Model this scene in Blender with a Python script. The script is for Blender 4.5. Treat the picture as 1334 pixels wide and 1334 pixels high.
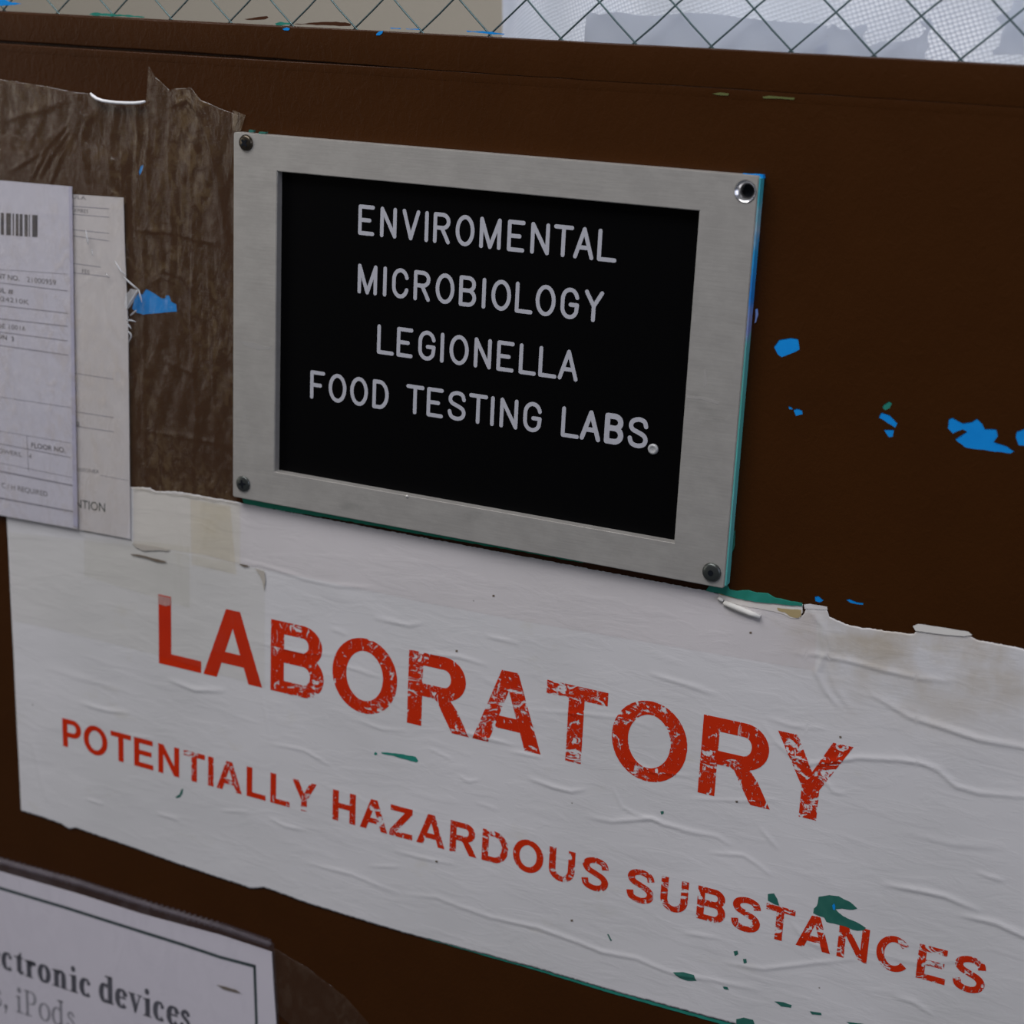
import bpy, bmesh, math, random
import numpy as np
from mathutils import Matrix, Vector
from mathutils.geometry import tessellate_polygon
random.seed(7); rng = np.random.RandomState(5)
for o in list(bpy.data.objects): bpy.data.objects.remove(o)
SC = bpy.context.scene; COL = SC.collection

# ------------------------------------------------------------------ camera, world, lights, exposure
# world: x right along the door, y into the door, z up; origin at the lower left corner of the metal sign frame
CAM = np.array([0.46979644, -0.67996443, 0.23113502])
RW = np.array([[0.89951213, 0.15989214, -0.40658631], [0.43436294, -0.22722546, 0.87160624], [0.04697623, -0.96062641, -0.27384328]])
FPX = 2232.51
cd = bpy.data.cameras.new('camera'); cam = bpy.data.objects.new('camera', cd); COL.objects.link(cam)
cd.sensor_width = 36; cd.lens = FPX / 1334 * 36; cd.clip_start = .01
M = Matrix.Identity(4)
for i in range(3):
    M[i][0] = RW[i][0]; M[i][1] = -RW[i][1]; M[i][2] = -RW[i][2]; M[i][3] = CAM[i]
cam.matrix_world = M
cd.dof.use_dof = True; cd.dof.focus_distance = 0.765; cd.dof.aperture_fstop = 9.0
SC.camera = cam
vs = SC.view_settings; vs.view_transform = 'Standard'; vs.look = 'None'; vs.gamma = 1; vs.use_curve_mapping = False; vs.exposure = 0
W = bpy.data.worlds.new('world'); SC.world = W; W.use_nodes = True
W.node_tree.nodes['Background'].inputs[0].default_value = (.80, .86, 1, 1)
W.node_tree.nodes['Background'].inputs[1].default_value = .075

def area(name, loc, target, sx, sy, power, color):
    l = bpy.data.lights.new(name, 'AREA'); l.shape = 'RECTANGLE'; l.size = sx; l.size_y = sy; l.energy = power; l.color = color
    o = bpy.data.objects.new(name, l); COL.objects.link(o); o.location = loc
    o.rotation_euler = (Vector(target) - Vector(loc)).to_track_quat('-Z', 'Y').to_euler()
    return o
area('ceiling_light', (-.25, -1.0, 1.75), (.1, 0, 0), 1.9, .8, 38, (1, .975, .985))
area('left_fill_light', (-2.6, -1.7, .35), (0, 0, 0), 1.3, 1.6, 9, (1, .93, .84))  # unseen fill lamp added in place of a bright wall on the left
area('right_fill_light', (2.3, -.75, .55), (.25, 0, .05), 1.0, 1.2, 11, (.78, .81, 1))  # unseen bluish fill added to brighten the right side strip of the frame
area('room_light', (1.05, .75, .75), (.42, .05, .25), .6, .5, 22, (.82, .86, 1))

# ------------------------------------------------------------------ helpers
DOOR_Y = .0055
def P(px, py, h=0.0, y=None):
    """point of the photograph -> point on the door (h = height proud of the door face)"""
    if y is None: y = DOOR_Y - h
    r = RW @ np.array([px - 667, py - 667, FPX]); t = (y - CAM[1]) / r[1]
    w = CAM + r * t
    return (float(w[0]), float(w[2]))
def PL(pts, h=0.0, y=None): return [P(a, b, h, y) for a, b in pts]
def zoomed(x0, y0, s, pts): return [(x0 + a / s, y0 + b / s) for a, b in pts]

def link(name, me, mat, parent=None):
    o = bpy.data.objects.new(name, me); COL.objects.link(o)
    if mat is not None:
        me.materials.clear(); me.materials.append(mat)
    if parent is not None: o.parent = parent
    return o
def thing(name, label, cat, group=None):
    o = bpy.data.objects.new(name, None); COL.objects.link(o); o.empty_display_size = .01
    return tag(o, label, cat, group)
def tag(o, label=None, cat=None, group=None, kind=None):
    if label: o['label'] = label
    if cat: o['category'] = cat
    if group: o['group'] = group
    if kind: o['kind'] = kind
    return o
def mesh(verts, faces, name='m', smooth=False):
    me = bpy.data.meshes.new(name); me.from_pydata([tuple(v) for v in verts], [], faces); me.update()
    if smooth: me.polygons.foreach_set('use_smooth', [True] * len(me.polygons))
    return me
def box(x0, x1, y0, y1, z0, z1, bev=0, seg=3):
    bm = bmesh.new(); bmesh.ops.create_cube(bm, size=1)
    for v in bm.verts: v.co = ((x0 + x1) / 2 + v.co.x * (x1 - x0), (y0 + y1) / 2 + v.co.y * (y1 - y0), (z0 + z1) / 2 + v.co.z * (z1 - z0))
    if bev: bmesh.ops.bevel(bm, geom=bm.edges[:], offset=bev, segments=seg, affect='EDGES', profile=.5)
    me = bpy.data.meshes.new('box'); bm.to_mesh(me); bm.free(); return me
def prism(outer, holes, yf, yb):
    """flat outline (x,z) with holes, front at yf, back at yb (yb > yf)"""
    loops = [outer] + list(holes); pts = [p for l in loops for p in l]; n = len(pts)
    tri = tessellate_polygon([[Vector((p[0], p[1], 0)) for p in l] for l in loops])
    V = [(p[0], yf, p[1]) for p in pts] + [(p[0], yb, p[1]) for p in pts]; F = []
    for a, b, c in tri: F += [(a, b, c), (a + n, c + n, b + n)]
    k = 0
    for l in loops:
        m = len(l)
        for i in range(m): a, b = k + i, k + (i + 1) % m; F.append((a, b, b + n, a + n))
        k += m
    me = mesh(V, F); bm = bmesh.new(); bm.from_mesh(me); bmesh.ops.recalc_face_normals(bm, faces=bm.faces[:]); bm.to_mesh(me); bm.free()
    return me
def circle(cx, cz, r, n=28): return [(cx + r * math.cos(2 * math.pi * i / n), cz + r * math.sin(2 * math.pi * i / n)) for i in range(n)]
def rough(pts, step=.0012, amp=.0003):
    out = []
    for i in range(len(pts)):
        a, b = pts[i], pts[(i + 1) % len(pts)]; d = math.dist(a, b); k = max(1, int(d / step))
        for j in range(k):
            t = j / k; out.append((a[0] + (b[0] - a[0]) * t + random.uniform(-amp, amp) * (j > 0), a[1] + (b[1] - a[1]) * t + random.uniform(-amp, amp) * (j > 0)))
    return out

# ---- materials
def mat(name, base=(.5, .5, .5), rough_=.5, metal=0., spec=.5):
    m = bpy.data.materials.new(name); m.use_nodes = True; b = m.node_tree.nodes['Principled BSDF']
    b.inputs['Base Color'].default_value = (*base, 1); b.inputs['Roughness'].default_value = rough_
    b.inputs['Metallic'].default_value = metal; b.inputs['Specular IOR Level'].default_value = spec
    m['b'] = 1
    return m
class N:
    def __init__(s, m): s.m = m; s.t = m.node_tree; s.b = s.t.nodes.get('Principled BSDF'); s.o = s.t.nodes['Material Output']
    def n(s, typ, ins={}, **kw):
        d = s.t.nodes.new(typ)
        for k, v in kw.items(): setattr(d, k, v)
        for k, v in ins.items():
            if isinstance(v, bpy.types.NodeSocket): s.t.links.new(v, d.inputs[k])
            else: d.inputs[k].default_value = v
        return d
    def L(s, a, b): s.t.links.new(a, b)
    def co(s, scale=(1, 1, 1), rot=(0, 0, 0)):
        c = s.n('ShaderNodeTexCoord'); return s.n('ShaderNodeMapping', {'Vector': c.outputs['Object'], 'Scale': scale, 'Rotation': rot}).outputs[0]
    def noise(s, scale, detail=3, v=None, rough=.5, dist=0):
        return s.n('ShaderNodeTexNoise', {'Vector': v or s.co(), 'Scale': scale, 'Detail': detail, 'Roughness': rough, 'Distortion': dist}).outputs['Fac']
    def ramp(s, f, a, b, ca=(0, 0, 0), cb=(1, 1, 1)):
        r = s.n('ShaderNodeValToRGB', {'Fac': f}); e = r.color_ramp.elements
        e[0].position = a; e[0].color = (*ca, 1); e[1].position = b; e[1].color = (*cb, 1); return r.outputs[0]
    def math(s, op, a, b=0.): return s.n('ShaderNodeMath', {0: a, 1: b}, operation=op).outputs[0]
    def mix(s, f, a, b):
        d = s.t.nodes.new('ShaderNodeMix'); d.data_type = 'RGBA'
        for i, v in ((0, f), (6, a), (7, b)):
            if isinstance(v, bpy.types.NodeSocket): s.L(v, d.inputs[i])
            else: d.inputs[i].default_value = v if i == 0 else (*v, 1)
        return d.outputs[2]
    def bump(s, h, strength=.3, dist=.001, prev=None):
        i = {'Height': h, 'Strength': strength, 'Distance': dist}
        if prev: i['Normal'] = prev
        return s.n('ShaderNodeBump', i).outputs[0]

# brown gloss door paint with brush marks
m_brown = mat('brown_paint', (.062, .0185, .0045), .36, spec=.15); k = N(m_brown)
n1 = k.noise(28, 4); n2 = k.noise(260, 4, k.co((1, 1, .62), (0, .35, 0)), .6, .8); n3 = k.noise(1400, 2, k.co((.5, 1, 1)))
k.L(k.mix(n1, (.034, .0104, .0014), (.045, .0145, .0024)), k.b.inputs['Base Color'])
k.L(k.bump(n3, .25, .0002, k.bump(n2, .28, .0009)), k.b.inputs['Normal'])
m_blue = mat('old_blue_paint', (.004, .20, .66), .55, spec=.2); k = N(m_blue)
k.L(k.mix(k.noise(150, 3), (.002, .22, .66), (.005, .28, .76)), k.b.inputs['Base Color'])
m_teal = mat('old_green_paint', (.015, .21, .16), .5, spec=.3); k = N(m_teal)
k.L(k.mix(k.noise(190, 4), (.008, .15, .10), (.03, .28, .23)), k.b.inputs['Base Color'])
m_tealdark = mat('dark_green_paint', (.015, .12, .10), .5, spec=.3); k = N(m_tealdark)
k.L(k.mix(k.noise(260, 4), (.010, .10, .085), (.04, .17, .13)), k.b.inputs['Base Color'])
m_edge = mat('blue_green_edge_paint', (.05, .35, .35), .5, spec=.3); k = N(m_edge)
zz = k.n('ShaderNodeSeparateXYZ', {0: k.co()}).outputs[2]
r = k.n('ShaderNodeValToRGB', {'Fac': k.math('ADD', k.math('MULTIPLY', zz, 5.6), k.math('MULTIPLY', k.noise(140, 3), .12))}); cr = r.color_ramp
cr.elements[0].position = 0; cr.elements[0].color = (.09, .42, .38, 1); cr.elements[1].position = 1; cr.elements[1].color = (.06, .42, .50, 1)
for pos, c in ((.25, (.14, .50, .48)), (.5, (.10, .46, .40)), (.66, (.12, .42, .42)), (.70, (.25, .30, .55)), (.78, (.02, .25, .72)), (.88, (.03, .36, .70)), (.93, (.35, .50, .60))):
    e = cr.elements.new(pos); e.color = (*c, 1)
k.L(r.outputs[0], k.b.inputs['Base Color'])
# brushed aluminium
m_alu = mat('brushed_aluminium', (.46, .46, .45), .42, .5); k = N(m_alu)
br = k.noise(420, 3, k.co((.16, 1, 2.2))); sc = k.noise(60, 5, k.co((1, 1, 1.6)), .7)
c = k.mix(k.ramp(sc, .42, .62), (.45, .435, .41), (.515, .50, .47)); c = k.mix(k.math('MULTIPLY', k.ramp(br, .25, .8), .5), c, (.53, .515, .485))
dirt = k.ramp(k.noise(24, 6, k.co((1, 1, 1.9)), .68), .60, .74)
k.L(k.mix(k.math('MULTIPLY', dirt, .45), c, (.30, .30, .28)), k.b.inputs['Base Color'])
k.L(k.bump(br, .25, .0002), k.b.inputs['Normal'])
m_scratch = mat('frame_scratch', (.36, .35, .335), .6, .2)
m_screw = mat('dark_screw_steel', (.10, .11, .105), .32, .8)
m_screwbrown = mat('bronzed_screw_steel', (.075, .062, .045), .28, .8)
m_void = mat('dark_hole', (.004, .006, .010), .6, 0, .2)
m_chrome = mat('countersink_metal', (.75, .75, .76), .25, .95)
m_panel = mat('black_engraving_plastic', (.0014, .0014, .0017), .5, 0, .05)
m_engr = mat('white_engraved_fill', (.43, .44, .49), .6, 0, .2); k = N(m_engr)
k.L(k.mix(k.noise(900, 2), (.38, .39, .44), (.47, .48, .53)), k.b.inputs['Base Color'])
# paper of the hazard sign: stained, grimed
m_paper = mat('sign_paper', (.66, .65, .66), .62, 0, .25); k = N(m_paper)
base = k.mix(k.ramp(k.noise(9, 4), .35, .7), (.66, .655, .675), (.59, .59, .60))
xyz = k.n('ShaderNodeSeparateXYZ', {0: k.co()}); X, Z = xyz.outputs[0], xyz.outputs[2]
def band(v, a, b):
    d = k.n('ShaderNodeMapRange', {'Value': v, 'From Min': a, 'From Max': b}); d.interpolation_type = 'SMOOTHSTEP'; return d.outputs[0]
stn = k.math('MULTIPLY', k.math('MULTIPLY', band(X, .27, .31), band(Z, -.065, -.004)), k.ramp(k.noise(34, 5, None, .6), .40, .66))
base = k.mix(k.math('MULTIPLY', stn, .95), base, (.47, .42, .35))
yst = k.ramp(k.noise(21, 4, k.co((1, 1, 2)), .62), .63, .75)
base = k.mix(k.math('MULTIPLY', yst, .28), base, (.50, .47, .36))
spk = k.ramp(k.n('ShaderNodeTexVoronoi', {'Vector': k.co(), 'Scale': 34}).outputs['Distance'], .012, .020, (1, 1, 1), (0, 0, 0))
base = k.mix(k.math('MULTIPLY', spk, .8), base, (.10, .08, .06))
k.L(base, k.b.inputs['Base Color'])
wk = k.noise(95, 5, k.co((.45, 1, 1.5), (0, .18, 0)), .55, .6)
k.L(k.bump(k.noise(700, 3), .10, .0002, k.bump(k.ramp(wk, .45, .8), .11, .0012)), k.b.inputs['Normal'])
# worn red print (sits on the paper, missing where it has flaked)
def wornprint(name, ca, cb):
    m = mat(name, ca, .7, 0, .06); k = N(m)
    k.L(k.mix(k.noise(60, 3), ca, cb), k.b.inputs['Base Color'])
    at = k.n('ShaderNodeAttribute', attribute_name='wear').outputs['Fac']
    a = k.ramp(k.noise(150, 6, k.co((.75, 1, 1.3), (0, .5, 0)), .72, 1.8), .545, .555)
    b = k.ramp(k.noise(330, 5, k.co((1, 1, .4), (0, -.6, 0)), .7, 1.0), .605, .615)
    big = k.ramp(k.noise(38, 3), .38, .62)
    s = k.math('MAXIMUM', k.math('MULTIPLY', a, k.ramp(k.math('ADD', k.math('MULTIPLY', big, .55), k.math('MULTIPLY', at, .9)), .72, .74)), k.math('MULTIPLY', b, k.ramp(at, .15, .2)))
    e = k.ramp(k.noise(520, 4, None, .7), .655, .66); s = k.math('MAXIMUM', s, k.math('MULTIPLY', e, k.ramp(at, .1, .15)))
    tr = k.n('ShaderNodeBsdfTransparent'); mx = k.n('ShaderNodeMixShader', {0: s, 1: k.b.outputs[0], 2: tr.outputs[0]}); k.L(mx.outputs[0], k.o.inputs[0])
    return m
m_red = wornprint('worn_red_print', (.50, .020, .003), (.58, .033, .006))
def film(name, tint, milky, gloss=.12, glossrough=.12, mottled=0., mcol=(.55, .5, .45), nscale=130, bumpst=.3):
    """clear plastic: mostly see-through, glossy, milky where it is scuffed or not stuck down"""
    m = bpy.data.materials.new(name); m.use_nodes = True; k = N(m); k.t.nodes.remove(k.b)
    tr = k.n('ShaderNodeBsdfTransparent', {'Color': (*tint, 1)})
    n = k.noise(nscale, 5, k.co((1, 1, .55)), .65, 1.2)
    big = k.ramp(k.noise(16, 3, k.co((1.6, 1, .7))), .38, .62)
    nb = k.bump(n, bumpst, .0014)
    df = k.n('ShaderNodeBsdfDiffuse', {'Color': (*mcol, 1), 'Normal': nb}); gl = k.n('ShaderNodeBsdfGlossy', {'Roughness': glossrough, 'Normal': nb})
    f = k.math('ADD', k.math('MULTIPLY', k.math('MULTIPLY', k.ramp(n, .47, .60), big), mottled), milky)
    a = k.n('ShaderNodeMixShader', {0: f, 1: tr.outputs[0], 2: df.outputs[0]})
    lw = k.n('ShaderNodeLayerWeight', {'Blend': .5, 'Normal': nb}).outputs['Facing']
    f2 = k.math('MULTIPLY', k.math('ADD', k.math('MULTIPLY', k.math('POWER', lw, 5.), .6), .04), gloss * 8)
    b = k.n('ShaderNodeMixShader', {0: k.math('MINIMUM', f2, .9), 1: a.outputs[0], 2: gl.outputs[0]})
    k.L(b.outputs[0], k.o.inputs[0]); return m
m_film = film('crinkled_clear_film', (.985, .98, .97), .024, .20, .20, .11, (.60, .44, .23), 210, .5)
m_tape = film('aged_tape', (.975, .972, .955), .008, .015, .25, .015, (.50, .50, .42), 60, .05)
m_tapeyel = film('yellowed_tape', (.985, .968, .925), .02, .02, .25, .03, (.56, .54, .44), 60, .05)
m_tapepink = film('pale_tape', (.995, .978, .975), .02, .02, .3, .02, (.62, .58, .56), 60, .05)
m_sleeve = film('clear_sleeve', (.98, .98, .99), .03, .07, .12, .05, (.6, .6, .68), 60, .2)
m_ridge = film('clear_ridge', (.88, .86, .88), .07, .12, .18, .05, (.55, .5, .56), 200, .2)
m_shred_glint = film('torn_film_glint', (.95, .96, .97), .35, .2, .15, .2, (.75, .77, .8), 300, .4)  # torn film whitened so its glints are in the colour
m_edge_glare = mat('white_edge_highlight', (.85, .86, .88), .18, 0, 1.0)  # opaque white: the highlight along the film edge is put into the colour
def papermat(name, a, b):
    m = mat(name, a, .6, 0, .25); k = N(m)
    k.L(k.mix(k.noise(14, 4), a, b), k.b.inputs['Base Color']); k.L(k.bump(k.noise(40, 3), .12, .002), k.b.inputs['Normal']); return m
m_card = papermat('bluish_white_paper', (.58, .58, .68), (.62, .62, .71))
m_card2 = papermat('white_paper', (.58, .56, .58), (.63, .61, .62))
m_notice = papermat('notice_paper', (.64, .61, .67), (.68, .65, .70))
m_ink = mat('dark_print', (.075, .075, .09), .7, 0, .1)
m_inkgrey = mat('grey_print', (.24, .235, .26), .7, 0, .1)
m_line = mat('thin_grey_line', (.27, .27, .33), .7, 0, .1)
m_inkgreen = mat('dark_green_print', (.035, .055, .055), .7, 0, .1)
m_wire = mat('window_wire_steel', (.13, .20, .21), .35, .7)
m_wall = mat('room_wall_paint', (.50, .445, .36), .9)
m_dirt = mat('brown_grime', (.16, .13, .10), .8, 0, .1)
m_chip = mat('torn_paper_white', (.68, .67, .64), .8, 0, .1)
m_glue = mat('ochre_glue', (.42, .34, .17), .8, 0, .1)
m_brownsmear = mat('brown_paint_smear', (.055, .018, .006), .5, 0, .2)
m_res = bpy.data.materials.new('frosted_residue'); m_res.use_nodes = True; k = N(m_res); k.t.nodes.remove(k.b)
d = k.n('ShaderNodeBsdfDiffuse', {'Color': (.28, .29, .31, 1)}); t = k.n('ShaderNodeBsdfTranslucent', {'Color': (.62, .63, .66, 1)})
ad = k.n('ShaderNodeAddShader', {0: d.outputs[0], 1: t.outputs[0]}); k.L(ad.outputs[0], k.o.inputs[0])
# dimpled privacy sheet behind the glass
m_dimple = bpy.data.materials.new('dimpled_white_plastic'); m_dimple.use_nodes = True; k = N(m_dimple); k.t.nodes.remove(k.b)
vo = k.n('ShaderNodeTexVoronoi', {'Vector': k.co((1, .0, 1.12), (0, .35, 0)), 'Scale': 500, 'Randomness': .12}).outputs['Distance']
dots = k.mix(k.ramp(k.noise(19, 3, k.co((1, .2, .6))), .38, .58), k.ramp(vo, .25, .62, (.98, .98, 1), (.58, .60, .66)), (.70, .72, .76)); nb = k.bump(vo, .6, .0012)
d = k.n('ShaderNodeBsdfDiffuse', {'Color': k.mix(1., (0, 0, 0), dots), 'Normal': nb}); d.inputs[0].default_value = (.7, .7, .7, 1)
t = k.n('ShaderNodeBsdfTranslucent', {'Color': dots})
m1 = k.n('ShaderNodeMixShader', {0: .45, 1: d.outputs[0], 2: t.outputs[0]}); k.L(m1.outputs[0], k.o.inputs[0])
m_glass = bpy.data.materials.new('window_glass'); m_glass.use_nodes = True; k = N(m_glass); k.t.nodes.remove(k.b)
tr = k.n('ShaderNodeBsdfTransparent', {'Color': (.95, .96, .96, 1)}); gl = k.n('ShaderNodeBsdfGlossy', {'Roughness': .03})
fr = k.math('ADD', k.math('MULTIPLY', k.math('POWER', k.n('ShaderNodeLayerWeight', {'Blend': .5}).outputs['Facing'], 5.), .6), .04); mx = k.n('ShaderNodeMixShader', {0: fr, 1: tr.outputs[0], 2: gl.outputs[0]}); k.L(mx.outputs[0], k.o.inputs[0])

# ------------------------------------------------------------------ the setting: door, window, room behind
X0, X1 = -.42, .62
chips = {}
A = lambda pts: zoomed(900, 150, 2.965, pts)
chip_px = [
 A([(320,895),(340,868),(385,860),(415,865),(420,905),(385,922),(350,935),(335,925)]),
 A([(395,1138),(412,1133),(430,1140),(432,1155),(405,1162)]),
 A([(375,1124),(388,1126),(394,1137),(380,1136)]),
 A([(735,1148),(770,1160),(798,1190),(790,1208),(760,1190),(725,1168)]),
 A([(745,1215),(785,1215),(780,1242),(765,1245)]),
 A([(745,1118),(765,1105),(778,1112),(768,1132),(750,1140),(738,1130)]),
 A([(995,1175),(1010,1168),(1050,1190),(1085,1185),(1105,1172),(1125,1190),(1135,1212),(1180,1213),(1186,1240),(1170,1262),(1220,1278),(1250,1298),(1235,1307),(1150,1297),(1060,1284),(1020,1252),(1045,1236),(1066,1222),(1050,1214),(1012,1230),(992,1210)]),
 A([(1258,1222),(1287,1212),(1330,1218),(1345,1250),(1300,1278),(1265,1275),(1254,1245)]),
 zoomed(884, 650, 2.964, [(525,377),(540,374),(560,392),(545,400),(528,395)]),
 zoomed(884, 650, 2.964, [(645,389),(660,386),(685,397),(715,401),(712,409),(690,407),(665,402)]),
 zoomed(0, 200, 3.811, [(655,770),(665,720),(690,690),(705,700),(725,672),(760,690),(800,718),(818,718),(824,702),(840,705),(850,735),(875,748),(878,785),(830,788),(760,795),(710,800),(680,792)]),
 zoomed(0, 200, 3.811, [(688,90),(697,62),(712,55),(706,85),(692,110)]),
]
DZ0, DZ1 = -.62, .2098
door = bpy.data.objects.new('door_1', None); COL.objects.link(door); tag(door, 'brown painted door with chipped paint under a wired window', kind='structure')
holes = [rough(PL(c), .0016, .00015) for c in chip_px]
holes = [[p for p in h] for h in holes]
link('door_panel', prism([(X0, DZ0), (X1, DZ0), (X1, DZ1), (X0, DZ1)], [], DOOR_Y + .0003, DOOR_Y + .040), m_brown, door)
link('paint_coat', prism([(X0, DZ0), (X1, DZ0), (X1, DZ1 - .0040), (X0, DZ1 - .0040)], holes, DOOR_Y, DOOR_Y + .0003), m_brown, door)
for i, c in enumerate(chip_px):
    o = link('paint_chip', prism(rough(PL(c, -.00022), .002, .0001), [], DOOR_Y + .00022, DOOR_Y + .00028), m_teal if i in (5,) else m_blue, door)
    tag(o, 'dark green spot where the brown paint has flaked' if i == 5 else 'bright blue undercoat showing where brown paint has flaked')
# rounded top lip of the panel and the glazing bead above a narrow joint that narrows to the right
def bar(z0f, z1f, yf, yb, r0, r1, n=110, seg=5, wob=.00012, keep=0):
    V = []; F = []; xs = np.linspace(X0, X1, n)
    R0, R1 = r0, r1
    for x in xs:
        fd = 1 if x < -.02 else max(.18, 1 - (x + .02) / .15); r0, r1 = R0 * fd, R1 * max(fd, keep)
        z0, z1 = z0f(x), z1f(x); q = random.uniform(-wob, wob); prof = [(yb, z0)]
        for j in range(seg + 1): a = math.pi / 2 * j / seg; prof.append((yf + r0 - r0 * math.sin(a), z0 + r0 - r0 * math.cos(a) + (q if j else 0)))
        for j in range(seg + 1): a = math.pi / 2 * j / seg; prof.append((yf + r1 - r1 * math.cos(a), z1 - r1 + r1 * math.sin(a) + q))
        prof.append((yb, z1)); V += [(x, p[0], p[1]) for p in prof]
    m = len(prof)
    for i in range(n - 1):
        for j in range(m): a = i * m + j; b = i * m + (j + 1) % m; F.append((a, b, b + m, a + m))
    me = mesh(V, F, smooth=True); bm = bmesh.new(); bm.from_mesh(me); bmesh.ops.recalc_face_normals(bm, faces=bm.faces[:]); bm.to_mesh(me); bm.free(); return me
gap = lambda x: .0009 if x < -.02 else max(.00003, .0009 - .00087 * (x + .02) / .15)
link('panel_lip', bar(lambda x: DZ1 - .0040, lambda x: DZ1, DOOR_Y, DOOR_Y + .03, .00001, .0010, wob=.00006), m_brown, door)
link('glazing_bead', bar(lambda x: DZ1 + gap(x), lambda x: .2252, DOOR_Y - .0002, DOOR_Y + .0118, .0009, .0013, keep=.5), m_brown, door)
link('door_core', box(X0, X1, DOOR_Y + .0014, DOOR_Y + .04, DZ1 - .002, .212), m_brown, door)
for q in ([(150,148),(170,140),(187,147),(180,156),(158,155)], [(630,172),(645,160),(663,157),(660,170),(645,181),(628,180)]):
    tag(link('paint_chip', prism(PL(zoomed(330, 0, 3.924, q), .0003), [], DOOR_Y - .0004, DOOR_Y - .0001), m_blue, door), 'small blue paint chip on the glazing bead')
for q in ([(130,362),(160,357),(195,361),(190,369),(150,367)], [(323,374),(348,370),(400,374),(448,378),(445,385),(395,381),(350,380),(328,380)]):
    tag(link('paint_chip', prism(PL(zoomed(884, 0, 2.964, q), .0003), [], DOOR_Y - .0002, DOOR_Y + .0001), mat('olive_paint', (.10, .12, .03), .6), door), 'thin olive green scrape on the brown paint')

win = bpy.data.objects.new('window_1', None); COL.objects.link(win); tag(win, 'wired glass window above the brown door panel', kind='structure')
GY = DOOR_Y + .012; WZ = .40
link('glass_pane', box(X0, X1, GY - .003, GY + .003, .216, WZ), m_glass, win)
link('window_frame', box(X0, X1, DOOR_Y, DOOR_Y + .04, WZ - .002, WZ + .10, .002), m_brown, win)
link('window_frame', box(X0, X0 + .02, DOOR_Y, DOOR_Y + .04, .2256, WZ, .001), m_brown, win)
link('window_frame', box(X1 - .02, X1, DOOR_Y, DOOR_Y + .04, .2256, WZ, .001), m_brown, win)
def tube(pts, r, n=6, cap=True):
    V = []; F = []; pts = [Vector(p) for p in pts]
    rs = r if hasattr(r, '__len__') else [r] * len(pts)
    for i, p in enumerate(pts):
        d = (pts[min(i + 1, len(pts) - 1)] - pts[max(i - 1, 0)]).normalized()
        u = d.cross(Vector((0, 1, 0))); u = (u if u.length > .1 else d.cross(Vector((1, 0, 0)))).normalized(); w = d.cross(u)
        for j in range(n): a = 2 * math.pi * j / n; V.append(p + rs[i] * (math.cos(a) * u + math.sin(a) * w))
    for i in range(len(pts) - 1):
        for j in range(n): a = i * n + j; b = i * n + (j + 1) % n; F.append((a, b, b + n, a + n))
    if cap: F += [tuple(range(n))[::-1], tuple(range((len(pts) - 1) * n, len(pts) * n))]
    return mesh(V, F, smooth=True)
px_, hz_ = .03415, .0155; nx0, nz0 = .08836, .22600
for s in (1, -1):
    for k_ in range(-30, 31):
        xs = nx0 + k_ * px_; pts = []
        for j in range(-1, 13):
            z = nz0 + j * hz_; x = xs + s * j * px_ / 2
            if X0 + .02 < x < X1 - .02 and z < WZ:
                if pts: pts.append((x - s * px_ / 4 + random.uniform(-.0003, .0003), GY + s * .0005, z - hz_ / 2))
                pts.append((x, GY, z))
        if len(pts) > 2: link('wire', tube(pts, .00043), m_wire, win)
smears = [
 (zoomed(330, 0, 3.924, [(205,123),(270,120),(330,114),(400,112),(470,114),(500,122),(495,133),(440,134),(370,129),(300,126),(240,126)]), m_brownsmear, 'brown paint run along the bottom of the glass'),
 (zoomed(330, 0, 3.924, [(-45,98),(-10,93),(30,86),(70,82),(78,90),(60,99),(10,102),(-30,102)]), m_brownsmear, 'small brown paint streak on the glass'),
 (zoomed(330, 0, 3.924, [(700,141),(755,144),(752,149),(705,147)]), m_blue, None), (zoomed(330, 0, 3.924, [(780,146),(850,148),(848,153),(785,150)]), m_blue, None),
 (zoomed(330, 0, 3.924, [(1090,156),(1150,160),(1215,162),(1285,173),(1280,177),(1205,173),(1150,167),(1095,164)]), m_blue, None),
 (zoomed(330, 0, 3.924, [(112,120),(140,111),(185,116),(188,126),(120,130)]), m_teal, None),
 (zoomed(0, 0, 3.924, [(455,72),(480,64),(560,70),(650,76),(740,86),(735,90),(600,84),(480,80)]), m_teal, None),
 (zoomed(0, 0, 3.924, [(-60,-10),(20,-8),(45,8),(110,20),(60,26),(10,30),(-60,24)]), m_blue, None)]
for pts, m_, lb in smears: tag(link('paint_smear', prism(rough(PL(pts, y=GY - .0032), .002, .0002), [], GY - .0034, GY - .0031), m_, win), lb or 'thin smear of old paint on the lower edge of the glass')
res = [
 zoomed(994, 0, 3.924, [(265,262),(262,245),(300,232),(330,195),(325,150),(355,120),(400,150),(450,157),(475,140),(495,126),(530,125),(535,150),(510,180),(522,215),(545,238),(600,210),(650,214),(700,208),(740,207),(800,188),(835,145),(800,110),(850,88),(872,130),(840,182),(852,235),(828,268),(825,310),(500,320),(265,320)]),
 zoomed(994, 0, 3.924, [(1188,92),(1215,72),(1250,66),(1275,30),(1280,-30),(1400,-30),(1400,288),(1290,278),(1180,282),(1172,262),(1210,230),(1215,180),(1238,140),(1205,112)]),
 zoomed(660, 0, 3.924, [(404,100),(410,60),(470,75),(560,60),(640,72),(760,82),(900,66),(1050,68),(1200,90),(1334,105),(1420,110),(1560,118),(1640,130),(1640,300),(395,300)])]
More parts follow.
